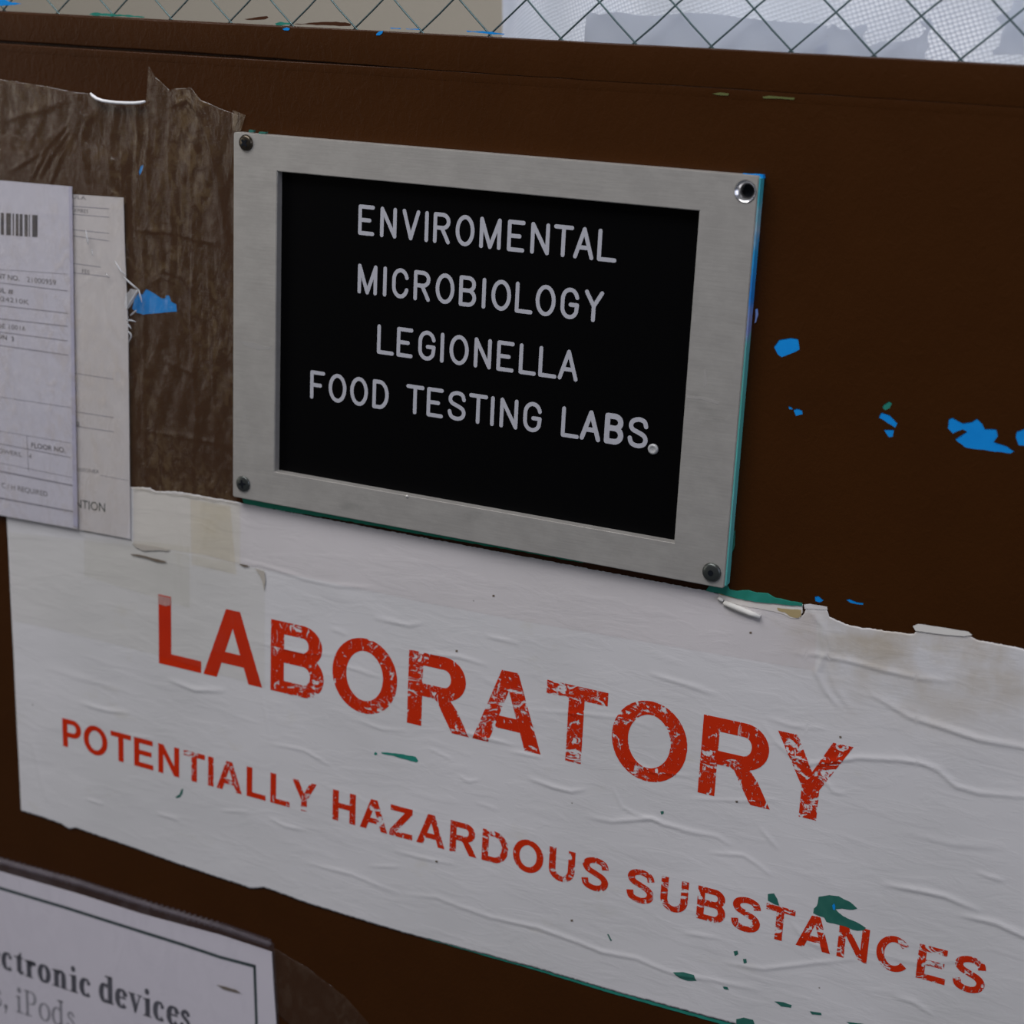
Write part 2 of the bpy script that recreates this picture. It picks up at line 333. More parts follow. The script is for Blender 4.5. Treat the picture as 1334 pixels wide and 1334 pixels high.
for i, pts in enumerate(res):
    tag(link('film_residue', prism(rough(PL(pts, y=GY + .0038 + .0002 * i), .0014, .0003), [], GY + .0038 + .0002 * i, GY + .0040 + .0002 * i), m_res, win), ['ragged grey patch of old film on the glass', 'ragged grey film patch at the right of the glass', 'smooth white film strip along the bottom of the glass'][i])
# dimpled sheet behind the glass, folded, ending at its left
xe = P(668, 30, y=GY + .30)[0]
V = []; F = []; nx, nz = 260, 24
for i in range(nx + 1):
    t = i / nx
    for j in range(nz + 1):
        z = .19 + j / nz * .20; x = xe + (X1 + .1 - xe) * t
        y = GY + .0065 + .293 * math.exp(-t * 8) + .0035 * (1 + math.sin(x * 62 + 1.5 * math.sin(z * 40 + x * 20))) + .0014
        V.append((x, y, z))
for i in range(nx):
    for j in range(nz): a = i * (nz + 1) + j; F.append((a, a + nz + 1, a + nz + 2, a + 1))
sheet_ = link('privacy_sheet', mesh(V, F, smooth=True), m_dimple)
tag(sheet_, 'white dimpled plastic sheet hanging behind the wired glass', 'sheet')
wb = link('wall_back', box(-2.2, 2.6, 1.3, 1.36, -1.0, 2.0), m_wall); tag(wb, kind='structure')

# ------------------------------------------------------------------ relief of the pasted paper
creases = [  # (pixels along the crease, height mm, half width mm)
 ([(305,732),(340,736),(360,742),(400,755),(440,763),(480,766)], .38, 1.3), ([(1040,852),(1065,853),(1110,862),(1150,873),(1200,884),(1240,888)], .6, 1.5),
 ([(1135,905),(1155,916),(1185,934),(1230,948),(1275,963),(1334,974),(1380,982)], .75, 1.8),
 ([(995,945),(1010,966),(1030,983),(1055,995),(1085,992),(1118,987),(1170,990),(1200,994),(1222,1003),(1245,1024),(1275,1033),(1334,1038),(1380,1042)], .6, 1.6),
 ([(1052,790),(1070,815),(1075,850),(1063,876),(1075,900),(1092,920)], .6, 1.8), ([(1068,800),(1082,840),(1085,860)], .35, 2.2),
 ([(400,1124),(459,1139),(495,1154),(520,1163)], .4, 1.2), ([(530,1165),(570,1169),(600,1181),(640,1195),(700,1208),(750,1226),(785,1240),(829,1248),(859,1261),(885,1270),(930,1277),(990,1290)], .55, 1.4),
 ([(489,805),(516,811),(534,815),(550,812)], .5, 1.3), ([(432,819),(453,827)], .3, 1.2), ([(633,828),(660,835),(678,839)], .4, 1.1), ([(555,851),(600,856),(633,866)], .45, 1.1),
 ([(445,866),(470,874),(495,882)], .4, 1.1), ([(340,838),(370,846),(400,851),(440,853)], .3, .9), ([(599,1012),(612,1018),(625,1016)], .4, 1.0), ([(690,1014),(724,1026),(745,1031),(763,1028)], .6, 1.3),
 ([(768,1065),(798,1070),(850,1066),(864,1073),(899,1083),(934,1090),(950,1100)], .6, 1.4), ([(798,1025),(810,1050),(830,1062),(862,1070)], .3, .8), ([(515,1108),(548,1117),(592,1126)], .4, 1.1), ([(482,1128),(520,1129)], .3, .9),
 ([(583,947),(633,962),(668,970)], .5, 1.2), ([(668,979),(706,987)], .4, 1.1), ([(222,886),(255,899),(292,900)], .6, 1.7), ([(105,916),(140,926),(168,929)], .45, 1.4), ([(355,969),(397,977),(433,999)], .35, 1.1),
 ([(290,1056),(325,1058)], .35, 1.0), ([(352,1066),(372,1076),(400,1082)], .45, 1.2), ([(205,1059),(235,1068)], .35, 1.1), ([(115,1041),(135,1048)], .35, 1.1), ([(925,1111),(969,1114),(990,1128),(1004,1140)], .4, 1.1),
 ([(1150,1152),(1197,1160),(1232,1168),(1255,1178),(1275,1186)], .7, 1.6), ([(1255,1193),(1297,1202),(1334,1219),(1370,1235)], .7, 1.7), ([(990,1078),(1013,1105)], .35, 1.2), ([(945,1254),(995,1262),(1065,1254),(1110,1250)], .45, 1.3),
 ([(1165,1298),(1190,1305),(1215,1322)], .45, 1.6), ([(1272,1136),(1308,1148)], .4, 1.3), ([(890,1215),(935,1222)], .35, 1.2), ([(620,878),(670,905),(700,950)], .18, 2.2), ([(1080,870),(1090,900),(1110,925)], .3, 2.2),
 ([(848,878),(880,888),(920,898)], .5, 1.4), ([(895,895),(935,905)], .3, 1.0), ([(1000,935),(1030,945),(1075,950)], .35, 1.3), ([(690,925),(760,930),(812,935),(850,948)], .3, 1.0), ([(820,990),(850,1005),(905,1012)], .35, 1.0),
 ([(900,1040),(960,1043),(1010,1042)], .3, 1.0), ([(1060,1000),(1085,1030),(1100,1035)], .3, 1.6), ([(170,958),(200,962)], .3, 1.0), ([(470,940),(500,950),(530,952)], .3, 1.0), ([(560,975),(590,990)], .3, 1.0), ([(620,1045),(650,1055)], .25, .9),
 ([(1030,1200),(1050,1225),(1085,1240)], .35, 1.6), ([(1180,1085),(1240,1100),(1310,1105)], .25, 2.4), ([(1150,1245),(1200,1255),(1260,1250)], .25, 2.2), ([(340,900),(352,960)], .15, 1.2), ([(60,870),(180,905)], .2, 2.4), ([(40,960),(60,1040)], .2, 2.6)]
CR = [(np.array(PL(p)), a * .001 * .8, w * .001 * .75) for p, a, w in creases]
PH = rng.rand(8, 4)
def relief(x, z):
    x = np.asarray(x, float); z = np.asarray(z, float); h = np.zeros_like(x)
    for pts, a, w in CR:
        if len(x) > 400:
            sel = np.where((x > pts[:, 0].min() - 4 * w) & (x < pts[:, 0].max() + 4 * w) & (z > pts[:, 1].min() - 4 * w) & (z < pts[:, 1].max() + 4 * w))[0]
        else: sel = np.arange(len(x))
        if not len(sel): continue
        xx, zz = x[sel], z[sel]; best = np.full(len(sel), 1e9); u = np.zeros(len(sel)); sg = np.zeros(len(sel)); seg = np.hypot(*(pts[1:] - pts[:-1]).T); tot = seg.sum(); acc = 0
        for i in range(len(pts) - 1):
            d = pts[i + 1] - pts[i]; t = np.clip(((xx - pts[i, 0]) * d[0] + (zz - pts[i, 1]) * d[1]) / (d @ d), 0, 1)
            ex = xx - pts[i, 0] - t * d[0]; ez = zz - pts[i, 1] - t * d[1]; dist = np.hypot(ex, ez); b = dist < best
            best[b] = dist[b]; u[b] = (acc + t[b] * seg[i]) / tot; sg[b] = np.sign(-ex * d[1] + ez * d[0])[b]; acc += seg[i]
        s = best * sg   # signed: + above
        env = np.clip(np.sin(np.pi * np.clip(u * .94 + .03, 0, 1)), 0, 1) ** .6
        prof = np.exp(-(np.where(s > 0, s / (w * 1.25), s / (w * .55))) ** 2)
        h[sel] += a * env * prof
    for f, amp, i in ((35, .00022, 0), (70, .00012, 1), (130, .00003, 2), (240, .00001, 3)):
        a, b, c, d = PH[i] * 6.28
        h += amp * (1 + np.sin(x * f + a + 1.7 * np.sin(z * f * 1.3 + b)) * np.cos(z * f * 1.6 + c + 1.3 * np.sin(x * f * .7 + d))) * .5
    return h

def sheet(name, top, bot, nx, nz, m_, parent, hf, base=0., thick=0.00012, edge=None, left=None):
    """thin sheet on the door between the polylines top and bot (both left to right, in metres)"""
    top = np.array(top); bot = np.array(bot); t = np.linspace(0, 1, nx + 1); v = np.linspace(0, 1, nz + 1)
    def at(pl):
        pl = np.array(pl); xs = pl[0, 0] + (pl[-1, 0] - pl[0, 0]) * t
        return xs, np.interp(xs, pl[:, 0], pl[:, 1])
    xt, zt = at(top); xb, zb = at(bot)
    if edge: zt = zt + rng.uniform(-edge, edge, nx + 1); zb = zb + rng.uniform(-edge, edge, nx + 1)
    Xg = xb[:, None] + (xt - xb)[:, None] * v[None]; Zg = zb[:, None] + (zt - zb)[:, None] * v[None]
    x = Xg.ravel(); z = Zg.ravel(); h = hf(x, z) + base
    n = len(x); Vv = np.stack([x, DOOR_Y - h - thick, z], 1); Vb = np.stack([x, DOOR_Y - h + 0 * h, z], 1)
    F = []; m = nz + 1
    for i in range(nx):
        for j in range(nz): a = i * m + j; F.append((a, a + m, a + m + 1, a + 1))
    ring = [i * m for i in range(nx + 1)] + [nx * m + j for j in range(1, m)] + [i * m + nz for i in range(nx - 1, -1, -1)] + [j for j in range(nz - 1, 0, -1)]
    V = np.concatenate([Vv, Vb[ring]]); 
    for i in range(len(ring)): a, b = ring[i], ring[(i + 1) % len(ring)]; F.append((b, a, n + i, n + (i + 1) % len(ring)))
    return link(name, mesh(V.tolist(), F, smooth=True), m_, parent)

# ------------------------------------------------------------------ lettering tools
def arc(cx, cy, rx, ry, a0, a1, n=14): return [(cx + rx * math.cos(math.radians(a0 + (a1 - a0) * i / n)), cy + ry * math.sin(math.radians(a0 + (a1 - a0) * i / n))) for i in range(n + 1)]
def spline(p, n=6):
    q = [p[0]] + list(p) + [p[-1]]; out = []
    for i in range(1, len(q) - 2):
        for j in range(n):
            t = j / n; out.append(tuple(.5 * (2 * q[i][k] + (q[i+1][k] - q[i-1][k]) * t + (2*q[i-1][k] - 5*q[i][k] + 4*q[i+1][k] - q[i+2][k]) * t*t + (3*q[i][k] - q[i-1][k] - 3*q[i+1][k] + q[i+2][k]) * t**3) for k in (0, 1)))
    return out + [tuple(p[-1])]
def strip(pts, wv, wh=None, closed=False, widths=None):
    """outline strip: wv = thickness where the stroke runs up, wh = where it runs across"""
    wh = wh or wv; P_ = [Vector(p) for p in pts]; n = len(P_); L_, R_ = [], []
    for i in range(n):
        if closed: d = P_[(i + 1) % n] - P_[i - 1]
        else: d = P_[min(i + 1, n - 1)] - P_[max(i - 1, 0)]
        d = d.normalized(); nn = Vector((-d.y, d.x)); w = widths[i] if widths else math.hypot(wv * nn.x, wh * nn.y); c = 1
        if 0 < i < n - 1 or closed:
            a = (P_[i] - P_[i - 1]).normalized(); c = max(.6, abs(a.dot(d)))
        L_.append(P_[i] + nn * w / 2 / c); R_.append(P_[i] - nn * w / 2 / c)
    quads = []
    for i in range(n if closed else n - 1):
        j = (i + 1) % n; quads.append([tuple(L_[i]), tuple(R_[i]), tuple(R_[j]), tuple(L_[j])])
    return quads
WV, WH = 150, 124
def bold(ch):
    q = []
    def s(p, **k): q.extend(strip(p, WV, WH, **k))
    def r(x0, y0, x1, y1): q.append([(x0, y0), (x1, y0), (x1, y1), (x0, y1)])
    if ch == 'L': r(76, 0, 226, 719); r(226, 0, 583, 124)
    elif ch == 'I': r(64, 0, 214, 719)
    elif ch == 'T': r(14, 595, 598, 719); r(231, 0, 381, 595)
    elif ch == 'E': r(76, 0, 226, 719); r(226, 595, 607, 719); r(226, 310, 575, 430); r(226, 0, 621, 124)
    elif ch == 'H': r(71, 0, 221, 719); r(500, 0, 650, 719); r(221, 308, 500, 432)
    elif ch == 'N': r(69, 0, 210, 719); r(513, 0, 654, 719); q.append([(210, 719), (210, 480), (513, 0), (513, 240)])
    elif ch == 'Z': r(40, 595, 576, 719); r(25, 0, 586, 124); q.append([(25, 124), (200, 124), (576, 595), (390, 595)])
    elif ch == 'A': q += [[(20, 0), (178, 0), (361, 535), (361, 719), (282, 719)], [(702, 0), (544, 0), (361, 535), (361, 719), (444, 719)]]; q.append([(233, 160), (489, 160), (448, 280), (274, 280)])
    elif ch == 'Y': q += [[(15, 719), (185, 719), (334, 420), (334, 300), (259, 275)], [(653, 719), (483, 719), (334, 420), (334, 300), (409, 275)]]; r(259, 0, 409, 276); q.append([(259, 275), (409, 275), (340, 330)])
    elif ch == 'D': r(76, 0, 226, 719); s([(220, 657), (350, 657)] + arc(355, 360, 255, 297, 85, -85, 22) + [(350, 62), (220, 62)])
    elif ch == 'B': r(76, 0, 226, 719); s([(220, 657), (420, 657)] + arc(430, 521, 142, 136, 85, -85, 16) + [(420, 385), (220, 385)]); s([(220, 372), (430, 372)] + arc(438, 217, 157, 155, 85, -85, 16) + [(430, 62), (220, 62)])
    elif ch == 'P': r(76, 0, 226, 719); s([(220, 657), (385, 657)] + arc(390, 490, 163, 167, 85, -85, 16) + [(385, 323), (220, 323)])
    elif ch == 'R': r(76, 0, 226, 719); s([(220, 657), (440, 657)] + arc(445, 508, 146, 149, 85, -85, 16) + [(440, 359), (220, 359)]); q.append([(345, 300), (500, 325), (590, 220), (718, 0), (545, 0), (440, 170), (385, 270)])
    elif ch == 'O': s(arc(389, 360, 272, 309, 0, 345, 39), closed=True)
    elif ch == 'C': s(arc(378, 360, 259, 309, 38, 322, 34))
    elif ch == 'U': s([(146, 719), (146, 270)] + arc(360, 262, 214, 212, 180, 360, 20) + [(575, 270), (575, 719)])
    elif ch == 'S': s(spline([(548, 500), (505, 615), (340, 668), (175, 625), (122, 530), (180, 440), (335, 378), (490, 310), (553, 210), (500, 95), (335, 48), (155, 100), (108, 228)]))
    return q
LSB = dict(L=76, A=20, B=76, O=44, R=76, T=14, Y=15, P=76, E=76, N=69, I=64, H=71, Z=25, D=76, U=72, S=39, C=44)
def printed(items, hf, eps, step=.0014, wear=True):
    """items: list of (quads, fx, wear) ; cut along a grid so that the print follows the paper"""
    V = []; F = []; Wr = []
    for quads, fx, wr in items:
        bm = bmesh.new()
        for qi, q in enumerate(quads):
            try: bm.faces.new([bm.verts.new((fx(p)[0], -3e-7 * qi * (step < .002), fx(p)[1])) for p in q])
            except ValueError: pass
        bm.normal_update()
        xs = [v.co.x for v in bm.verts]; zs = [v.co.z for v in bm.verts]
        if step:
            for ax, a, b in ((0, min(xs), max(xs)), (2, min(zs), max(zs))):
                c = math.ceil(a / step) * step
                while c < b:
                    pc = [0, 0, 0]; pn = [0, 0, 0]; pc[ax] = c; pn[ax] = 1
                    bmesh.ops.bisect_plane(bm, geom=bm.verts[:] + bm.edges[:] + bm.faces[:], plane_co=pc, plane_no=pn, dist=1e-7); c += step
        bm.verts.index_update(); k = len(V)
        V += [(v.co.x, v.co.z, v.co.y) for v in bm.verts]
        for f in bm.faces:
            ids = [k + v.index for v in f.verts]
            F.append(ids if f.normal.y < 0 else ids[::-1])
        Wr += [wr] * (len(V) - k); bm.free()
    a = np.array(V); h = hf(a[:, 0], a[:, 1]) + eps
    me = mesh(np.stack([a[:, 0], DOOR_Y - h + a[:, 2], a[:, 1]], 1).tolist(), F)
    at = me.attributes.new('wear', 'FLOAT', 'POINT'); at.data.foreach_set('value', Wr)
    return me
flat = lambda h0: (lambda x, z: np.zeros_like(np.asarray(x, float)) + h0)

# ------------------------------------------------------------------ hazard sign of pasted paper
PB = .00025; PT = .00013
paper = thing('paper_sign', 'large wrinkled white paper sign with worn red laboratory hazard lettering', 'sign')
top_px = [(0,598),(170,634),(195,635),(203,640),(230,640),(305,653),(440,679),(700,728),(925,770),(945,776),(990,784),(1020,786),(1040,792),(1046,804),(1052,790),(1078,793),(1079,802),(1100,812),(1120,817),(1160,822),(1192,826),(1195,820),(1265,828),(1272,833),(1334,845),(1440,866)]
bot_px = [(28,1056),(55,1064),(80,1073),(91,1080),(98,1078),(110,1082),(247,1130),(321,1155),(327,1157),(345,1156),(400,1176),(520,1213),(700,1261),(800,1291),(956,1333),(1100,1371),(1440,1463)]
topm = PL(top_px, PB); botm = PL(bot_px, PB)
topm[0] = (-.1497, topm[1][1]); 
link0 = sheet('paper', topm, botm, 620, 235, m_paper, paper, relief, PB, PT, edge=.00022)
S1 = .0381 / 719; S2 = .0167 / 719
title = [('L', -.0494, .0), ('A', -.0212, .02), ('B', .0200, .42), ('O', .0565, .40), ('R', .0992, .62), ('A', .1352, .70), ('T', .1726, .66), ('O', .2067, .50), ('R', .2499, .36), ('Y', .2843, .74)]
sub = [('P', -.1148, 0), ('O', -.1003, 0), ('T', -.0820, .05), ('E', -.0664, .12), ('N', -.0504, .1), ('T', -.0340, .5), ('I', -.0184, .5), ('A', -.0130, .5), ('L', .0058, .12), ('L', .0205, .2), ('Y', .0336, .6),
       ('H', .0581, .55), ('A', .0742, .3), ('Z', .0913, .5), ('A', .1067, .5), ('R', .1253, .6), ('D', .1430, .6), ('O', .1598, .5), ('U', .1789, .5), ('S', .1961, .45),
       ('S', .2192, .6), ('U', .2361, .6), ('B', .2541, .6), ('S', .2709, .6), ('T', .2867, .9), ('A', .3018, .6), ('N', .3206, .7), ('C', .3379, .6), ('E', .3561, .9), ('S', .3718, .75)]
def items(lst, S, z0):
    out = []
    for ch, x, w in lst: out.append((bold(ch), (lambda p, x=x, ch=ch: (x + (p[0] - LSB[ch]) * S, z0 + p[1] * S)), w))
    return out
tag(link('title_lettering', printed(items(title, S1, -.0997), relief, PB + PT + .00009), m_red, paper), 'large red word LABORATORY, flaked print')
tag(link('warning_lettering', printed(items(sub, S2, -.1620), relief, PB + PT + .00009), m_red, paper), 'red line POTENTIALLY HAZARDOUS SUBSTANCES, flaked print')
def patch(name, px, m_, parent, h, label=None, thick=.00008, amp=.0002, step=.0015, hf=relief):
    pts = rough(PL(px, h), step, amp); loops = [Vector((p[0], p[1], 0)) for p in pts]
    tri = tessellate_polygon([loops]); it = [([[pts[a], pts[b], pts[c]] for a, b, c in tri], lambda p: p, 0)]
    o = link(name, printed(it, hf, h, .0022), m_, parent)
    if label: o['label'] = label
    return o
Q = lambda pts: zoomed(750, 950, 2.284, pts)
PS = PB + PT + .00013
patch('paint_spot', zoomed(1030, 1150, 4.94, [(180,90),(215,84),(250,78),(310,85),(345,105),(380,120),(405,140),(430,165),(400,173),(330,165),(290,170),(310,192),(340,215),(380,235),(420,250),(455,270),(485,290),(470,305),(430,308),(400,302),(330,275),(280,262),(230,250),(215,222),(180,212),(145,195),(150,165),(168,150)]), m_tealdark, paper, PS, 'large hooked dark green paint mark beside the word ANCES')
patch('paint_spot', zoomed(1030, 1150, 4.94, [(268,145),(280,132),(289,150),(285,176),(273,172)]), m_blue, paper, PS + .00006, 'small blue dot in the green paint mark')
for pts in ([(572,490),(590,488),(600,505),(606,525),(590,520),(572,510)], [(290,722),(320,722),(352,730),(360,748),(335,748),(310,740)], [(438,764),(452,766),(456,775),(442,772)], [(592,809),(620,812),(643,820),(640,828),(612,824)], [(697,838),(730,843),(732,850),(703,848)],
            [(805,870),(850,875),(880,884),(830,885)], [(478,862),(500,857),(528,864),(534,885),(480,890)], [(470,660),(482,658),(484,668),(474,674)], [(498,683),(508,682),(510,694),(501,696)], [(252,244),(262,243),(262,250),(255,254)], [(94,610),(98,609),(108,628),(104,630)]):
    patch('paint_spot', Q(pts), m_tealdark, paper, PS, amp=.0001)
patch('paint_spot', zoomed(60, 900, 3.706, [(625,512),(645,500),(655,475),(664,470),(660,495),(648,512),(632,517)]), m_tealdark, paper, PS, amp=.0001)
patch('paint_spot', zoomed(400, 800, 2.964, [(287,532),(330,536),(370,540),(420,550),(430,566),(424,572),(370,558),(330,545),(290,538)]), m_teal, paper, PS, amp=.00015)
patch('paint_spot', zoomed(400, 800, 2.964, [(261,534),(268,532),(272,539),(266,545),(260,541)]), m_teal, paper, PS, amp=.0001)
for x_, y_ in ((643,776),(595,848),(569,1122),(978,824),(745,1199),(1095,960),(960,1044)):
    patch('ink_speck', [(x_-1.5,y_-1.2),(x_+1.4,y_-1.3),(x_+1.6,y_+1.3),(x_-1.2,y_+1.5)], m_dirt, paper, PS, amp=0)
patch('grime_streak', zoomed(150, 620, 5.336, [(108,542),(160,545),(215,556),(260,570),(300,578),(365,598),(340,602),(290,596),(240,578),(180,562),(120,552)]), m_dirt, paper, PS + .0004, 'dark brown grime streak on the tape', amp=.0001)
m_grime2 = mat('pale_grime', (.43, .40, .355), .8, 0, .1)
patch('grime_streak', zoomed(150, 620, 5.336, [(120,470),(200,478),(290,492),(385,512),(370,520),(290,516),(200,520),(150,500)]), m_grime2, paper, PS + .0004, amp=.0002)
patch('grime_streak', zoomed(150, 620, 5.336, [(975,640),(1040,665),(1046,720),(1038,800),(1020,720),(1000,680)]), m_grime2, paper, PS + .0004, amp=.0001)
patch('grime_streak', zoomed(150, 620, 5.336, [(860,612),(900,616),(940,630),(900,632)]), m_dirt, paper, PS + .0004, amp=.0001)
patch('faded_print', zoomed(190, 760, 5.336, [(80,80),(172,100),(172,150),(140,158),(85,140)]), film('milky_tape', (.99, .98, .97), .38, .02, .3, .1, (.60, .56, .53), 300, .05), paper, PS + .0003, 'milky faded patch over the top of the letter L', amp=0)
# torn bits along the upper right edge
patch('torn_backing', zoomed(900, 720, 4.447, [(160,228),(215,236),(320,262),(500,278),(650,298),(648,345),(630,378),(580,378),(520,350),(430,330),(330,312),(210,285),(165,255)]), m_chip, paper, PS + .00005, 'pale torn layer of paper at the upper edge', amp=.0002)
patch('glue_stain', zoomed(900, 720, 4.447, [(500,318),(560,325),(640,330),(640,365),(622,378),(575,368),(545,345),(505,335)]), m_glue, paper, PS + .00012, 'ochre glue stain at the torn edge', amp=.0003)
patch('glue_stain', zoomed(900, 720, 4.447, [(140,224),(175,230),(240,240),(300,262),(250,262),(180,245)]), m_glue, paper, PS + .00012, amp=.0002)
def roll(px, r, m_, name, parent, h, label):
    a = PL(px, h); n = len(a); pts = [(p[0], DOOR_Y - h - r * .6, p[1]) for p in a]
    me = tube(pts, [r * (.55 + .45 * math.sin(math.pi * (i + .6) / (n + .2))) for i in range(n)], 9)
    for v in me.vertices: v.co += Vector((random.uniform(-1, 1), random.uniform(-1, 1), random.uniform(-1, 1))) * r * .12
    o = link(name, me, m_, parent); o['label'] = label; return o
roll(zoomed(900, 720, 4.447, [(195,285),(240,305),(290,325),(345,348),(405,368)]), .0014, m_chip, 'curled_scrap', paper, PS, 'curled scrap of torn white paper at the upper edge')
roll(zoomed(900, 720, 4.447, [(160,258),(175,270),(188,280)]), .0009, m_chip, 'curled_scrap', paper, PS, 'tiny curled scrap of torn white paper')
patch('folded_flap', zoomed(900, 720, 4.447, [(655,300),(690,295),(790,312),(793,330),(755,330),(700,325),(660,325)]), m_paper, paper, PS + .00002, 'folded over flap of the paper edge', amp=.0001)
patch('folded_flap', zoomed(884, 650, 2.964, [(905,490),(925,482),(1000,492),(1120,512),(1135,526),(1100,530),(1000,520),(915,508)]), m_chip, paper, PS + .0003, 'folded over white flap of the paper edge', amp=.0001)

# tape strips stuck over the sign
def tape(name, px_top, px_bot, m_, label, h, nx=60, nz=30):
    o = sheet(name, PL(px_top, h), PL(px_bot, h), nx, nz, m_, None, relief, h, .00004)
    return tag(o, label, 'tape', 'tape strips stuck over the laboratory sign')
tape('tape_strip', [(12,693),(120,705),(200,714),(345,742)], [(17,808),(90,824),(200,852),(345,896)], m_tape, 'wide greyish tape band across the left end of the laboratory sign', PS + .0001, 150, 60)
tape('tape_strip', [(110,700),(200,706),(247,712)], [(110,750),(183,772),(247,792)], m_tape, 'short squarish tape piece above the red letter L', PS + .00022, 70, 40)
tape('tape_strip', [(174,633),(204,641),(247,645),(313,656)], [(174,708),(220,716),(265,722),(313,735)], m_tapeyel, 'yellowed tape piece on the paper beside the lower left frame screw', PS + .00018, 70, 40)
tape('tape_strip', [(248,650),(300,659)], [(250,735),(308,748)], m_tapeyel, 'narrow yellowed tape piece lapping the yellowed patch below the frame', PS + .0003, 40, 40)
tape('tape_strip', [(313,657),(440,681),(700,730),(925,772),(1040,794),(1064,800)], [(313,735),(400,752),(560,786),(700,812),(900,846),(1062,874)], m_tapepink, 'long pale tape strip along the top of the sign under the metal frame', PS + .0001, 300, 36)

# ------------------------------------------------------------------ metal framed door plate
frame = thing('door_plate', 'black engraved door plate in a brushed aluminium frame screwed to the door', 'sign')
FW, FH = .2556, .1765
def rrect(x0, z0, x1, z1, r, n=5):
    o = []
    for cx, cz, a in ((x1 - r, z0 + r, -90), (x1 - r, z1 - r, 0), (x0 + r, z1 - r, 90), (x0 + r, z0 + r, 180)): o += arc(cx, cz, r, r, a, a + 90, n)
    return o
hx, hz = P(971.0, 249.5, y=0)
fr_ = prism(rrect(0, 0, FW, FH, .0012), [[(.0243, .0166), (.2313, .0166), (.2313, .1603), (.0243, .1603)][::-1], circle(hx, hz, .0044)[::-1]], 0, .0052)
bm = bmesh.new(); bm.from_mesh(fr_)
ed = [e for e in bm.edges if all(v.co.y < 1e-6 for v in e.verts) and len(e.link_faces) == 2 and abs(e.link_faces[0].normal.dot(e.link_faces[1].normal)) < .3]
bmesh.ops.bevel(bm, geom=ed, offset=.00035, segments=2, affect='EDGES'); bm.to_mesh(fr_); bm.free()
link('frame', fr_, m_alu, frame)
def ringsurf(cx, cz, prof, n=32):
    V = []; F = []
    for r, y in prof:
        for i in range(n): a = 2 * math.pi * i / n; V.append((cx + r * math.cos(a), y, cz + r * math.sin(a)))
    for k in range(len(prof) - 1):
        for i in range(n): a = k * n + i; b = k * n + (i + 1) % n; F.append((a, a + n, b + n, b))
    return V, F, n
V, F, n = ringsurf(hx, hz, [(.00455, -.0003), (.0047, .0001), (.0042, .0002), (.0026, .0030), (.0026, .0051)])
tag(link('countersunk_hole', mesh(V, F, smooth=True), m_chrome, frame), 'empty bright countersunk screw hole at the upper right corner')
link('hole_bottom', mesh([(hx + .0030 * math.cos(a), .0049, hz + .0030 * math.sin(a)) for a in np.linspace(0, 2 * math.pi, 20, endpoint=False)], [tuple(range(20))]), m_void, frame)
def screw(px, py, R_, m_, rot, dome, label, hexed=False):
    cx, cz = P(px, py, y=-.0008); prof = [(R_ * .98, .0004), (R_, -.0003), (R_ * .93, -.0007)]
    for j in range(1, 8): t = j / 8; prof.append((R_ * .93 * math.cos(t * math.pi / 2), -.0007 - dome * math.sin(t * math.pi / 2)))
    V, F, n = ringsurf(cx, cz, prof); V.append((cx, -.0007 - dome, cz)); k = len(V) - 1; b = (len(prof) - 1) * n
    for i in range(n): F.append((b + i, k, b + (i + 1) % n))
    me = mesh(V, F, smooth=True); bm = bmesh.new(); bm.from_mesh(me); bmesh.ops.recalc_face_normals(bm, faces=bm.faces[:]); bm.to_mesh(me); bm.free()
    o = tag(link('screw', me, m_, frame), label)
    y0 = -.0007 - dome; w = R_ * .17; l = R_ * .52
    if hexed: cross = [(cx + R_ * .30 * math.cos(a), cz + R_ * .30 * math.sin(a)) for a in np.linspace(0, 2 * math.pi, 12, endpoint=False)]
    else:
        c, s = math.cos(rot), math.sin(rot); cr_ = [(w, w), (w * .6, l), (-w * .6, l), (-w, w), (-l, w * .6), (-l, -w * .6), (-w, -w), (-w * .6, -l), (w * .6, -l), (w, -w), (l, -w * .6), (l, w * .6)]
        cross = [(cx + a * c - b_ * s, cz + a * s + b_ * c) for a, b_ in cr_]
    link('drive_recess', prism(cross, [], y0 - .00008, y0 + dome * .6), m_void, o)
screw(319.5, 186, .0038, m_screwbrown, .75, .0012, 'dark domed cross head screw at the upper left corner')
screw(315.8, 630.5, .0040, m_screw, .15, .0006, 'grey flat cross head screw at the lower left corner')
screw(926.5, 746, .0043, m_screw, .5, .0010, 'grey green screw with a round recess at the lower right corner', True)
# residue of old paint on the right side, underneath and at the corners of the frame
o = link('paint_residue', box(FW - .0001, FW + .0007, .0006, .0056, .001, FH - .0008, .0003, 2), m_edge, frame); o['label'] = 'blue and green paint on the right side of the frame'
def ledge(px, m_, label, h=.0009, parent=frame): 
    o = link('paint_residue', prism(rough(PL(px, .0005), .002, .0002), [], DOOR_Y - h, DOOR_Y - .0001), m_, parent); o['label'] = label
m_under = mat('green_paint_under_frame', (.008, .24, .15), .5, 0, .3)
ledge([(313,640),(440,664),(560,686),(700,712),(760,722),(760,733),(700,722),(600,705),(520,691),(440,676),(380,667),(345,661),(318,655)], m_under, 'green paint showing along the lower edge of the frame', .0009)
ledge([(930,757),(947,760),(950,768),(960,770),(975,769),(985,772),(1000,773),(1010,779),(1045,786),(1046,789),(1020,787),(990,784),(960,779),(940,773),(920,769)], m_teal, 'green paint residue below the lower right corner', .0012)
patch('paint_residue', [(951,700),(958,690),(957,712),(953,722)], m_tealdark, frame, .0004, 'small green smear on the door beside the frame', hf=flat(0))
patch('paint_residue', [(984,403),(987,402),(988,410),(985,420),(983,421)], m_edge, frame, .0004, 'small bluish smear on the door beside the frame', hf=flat(0))
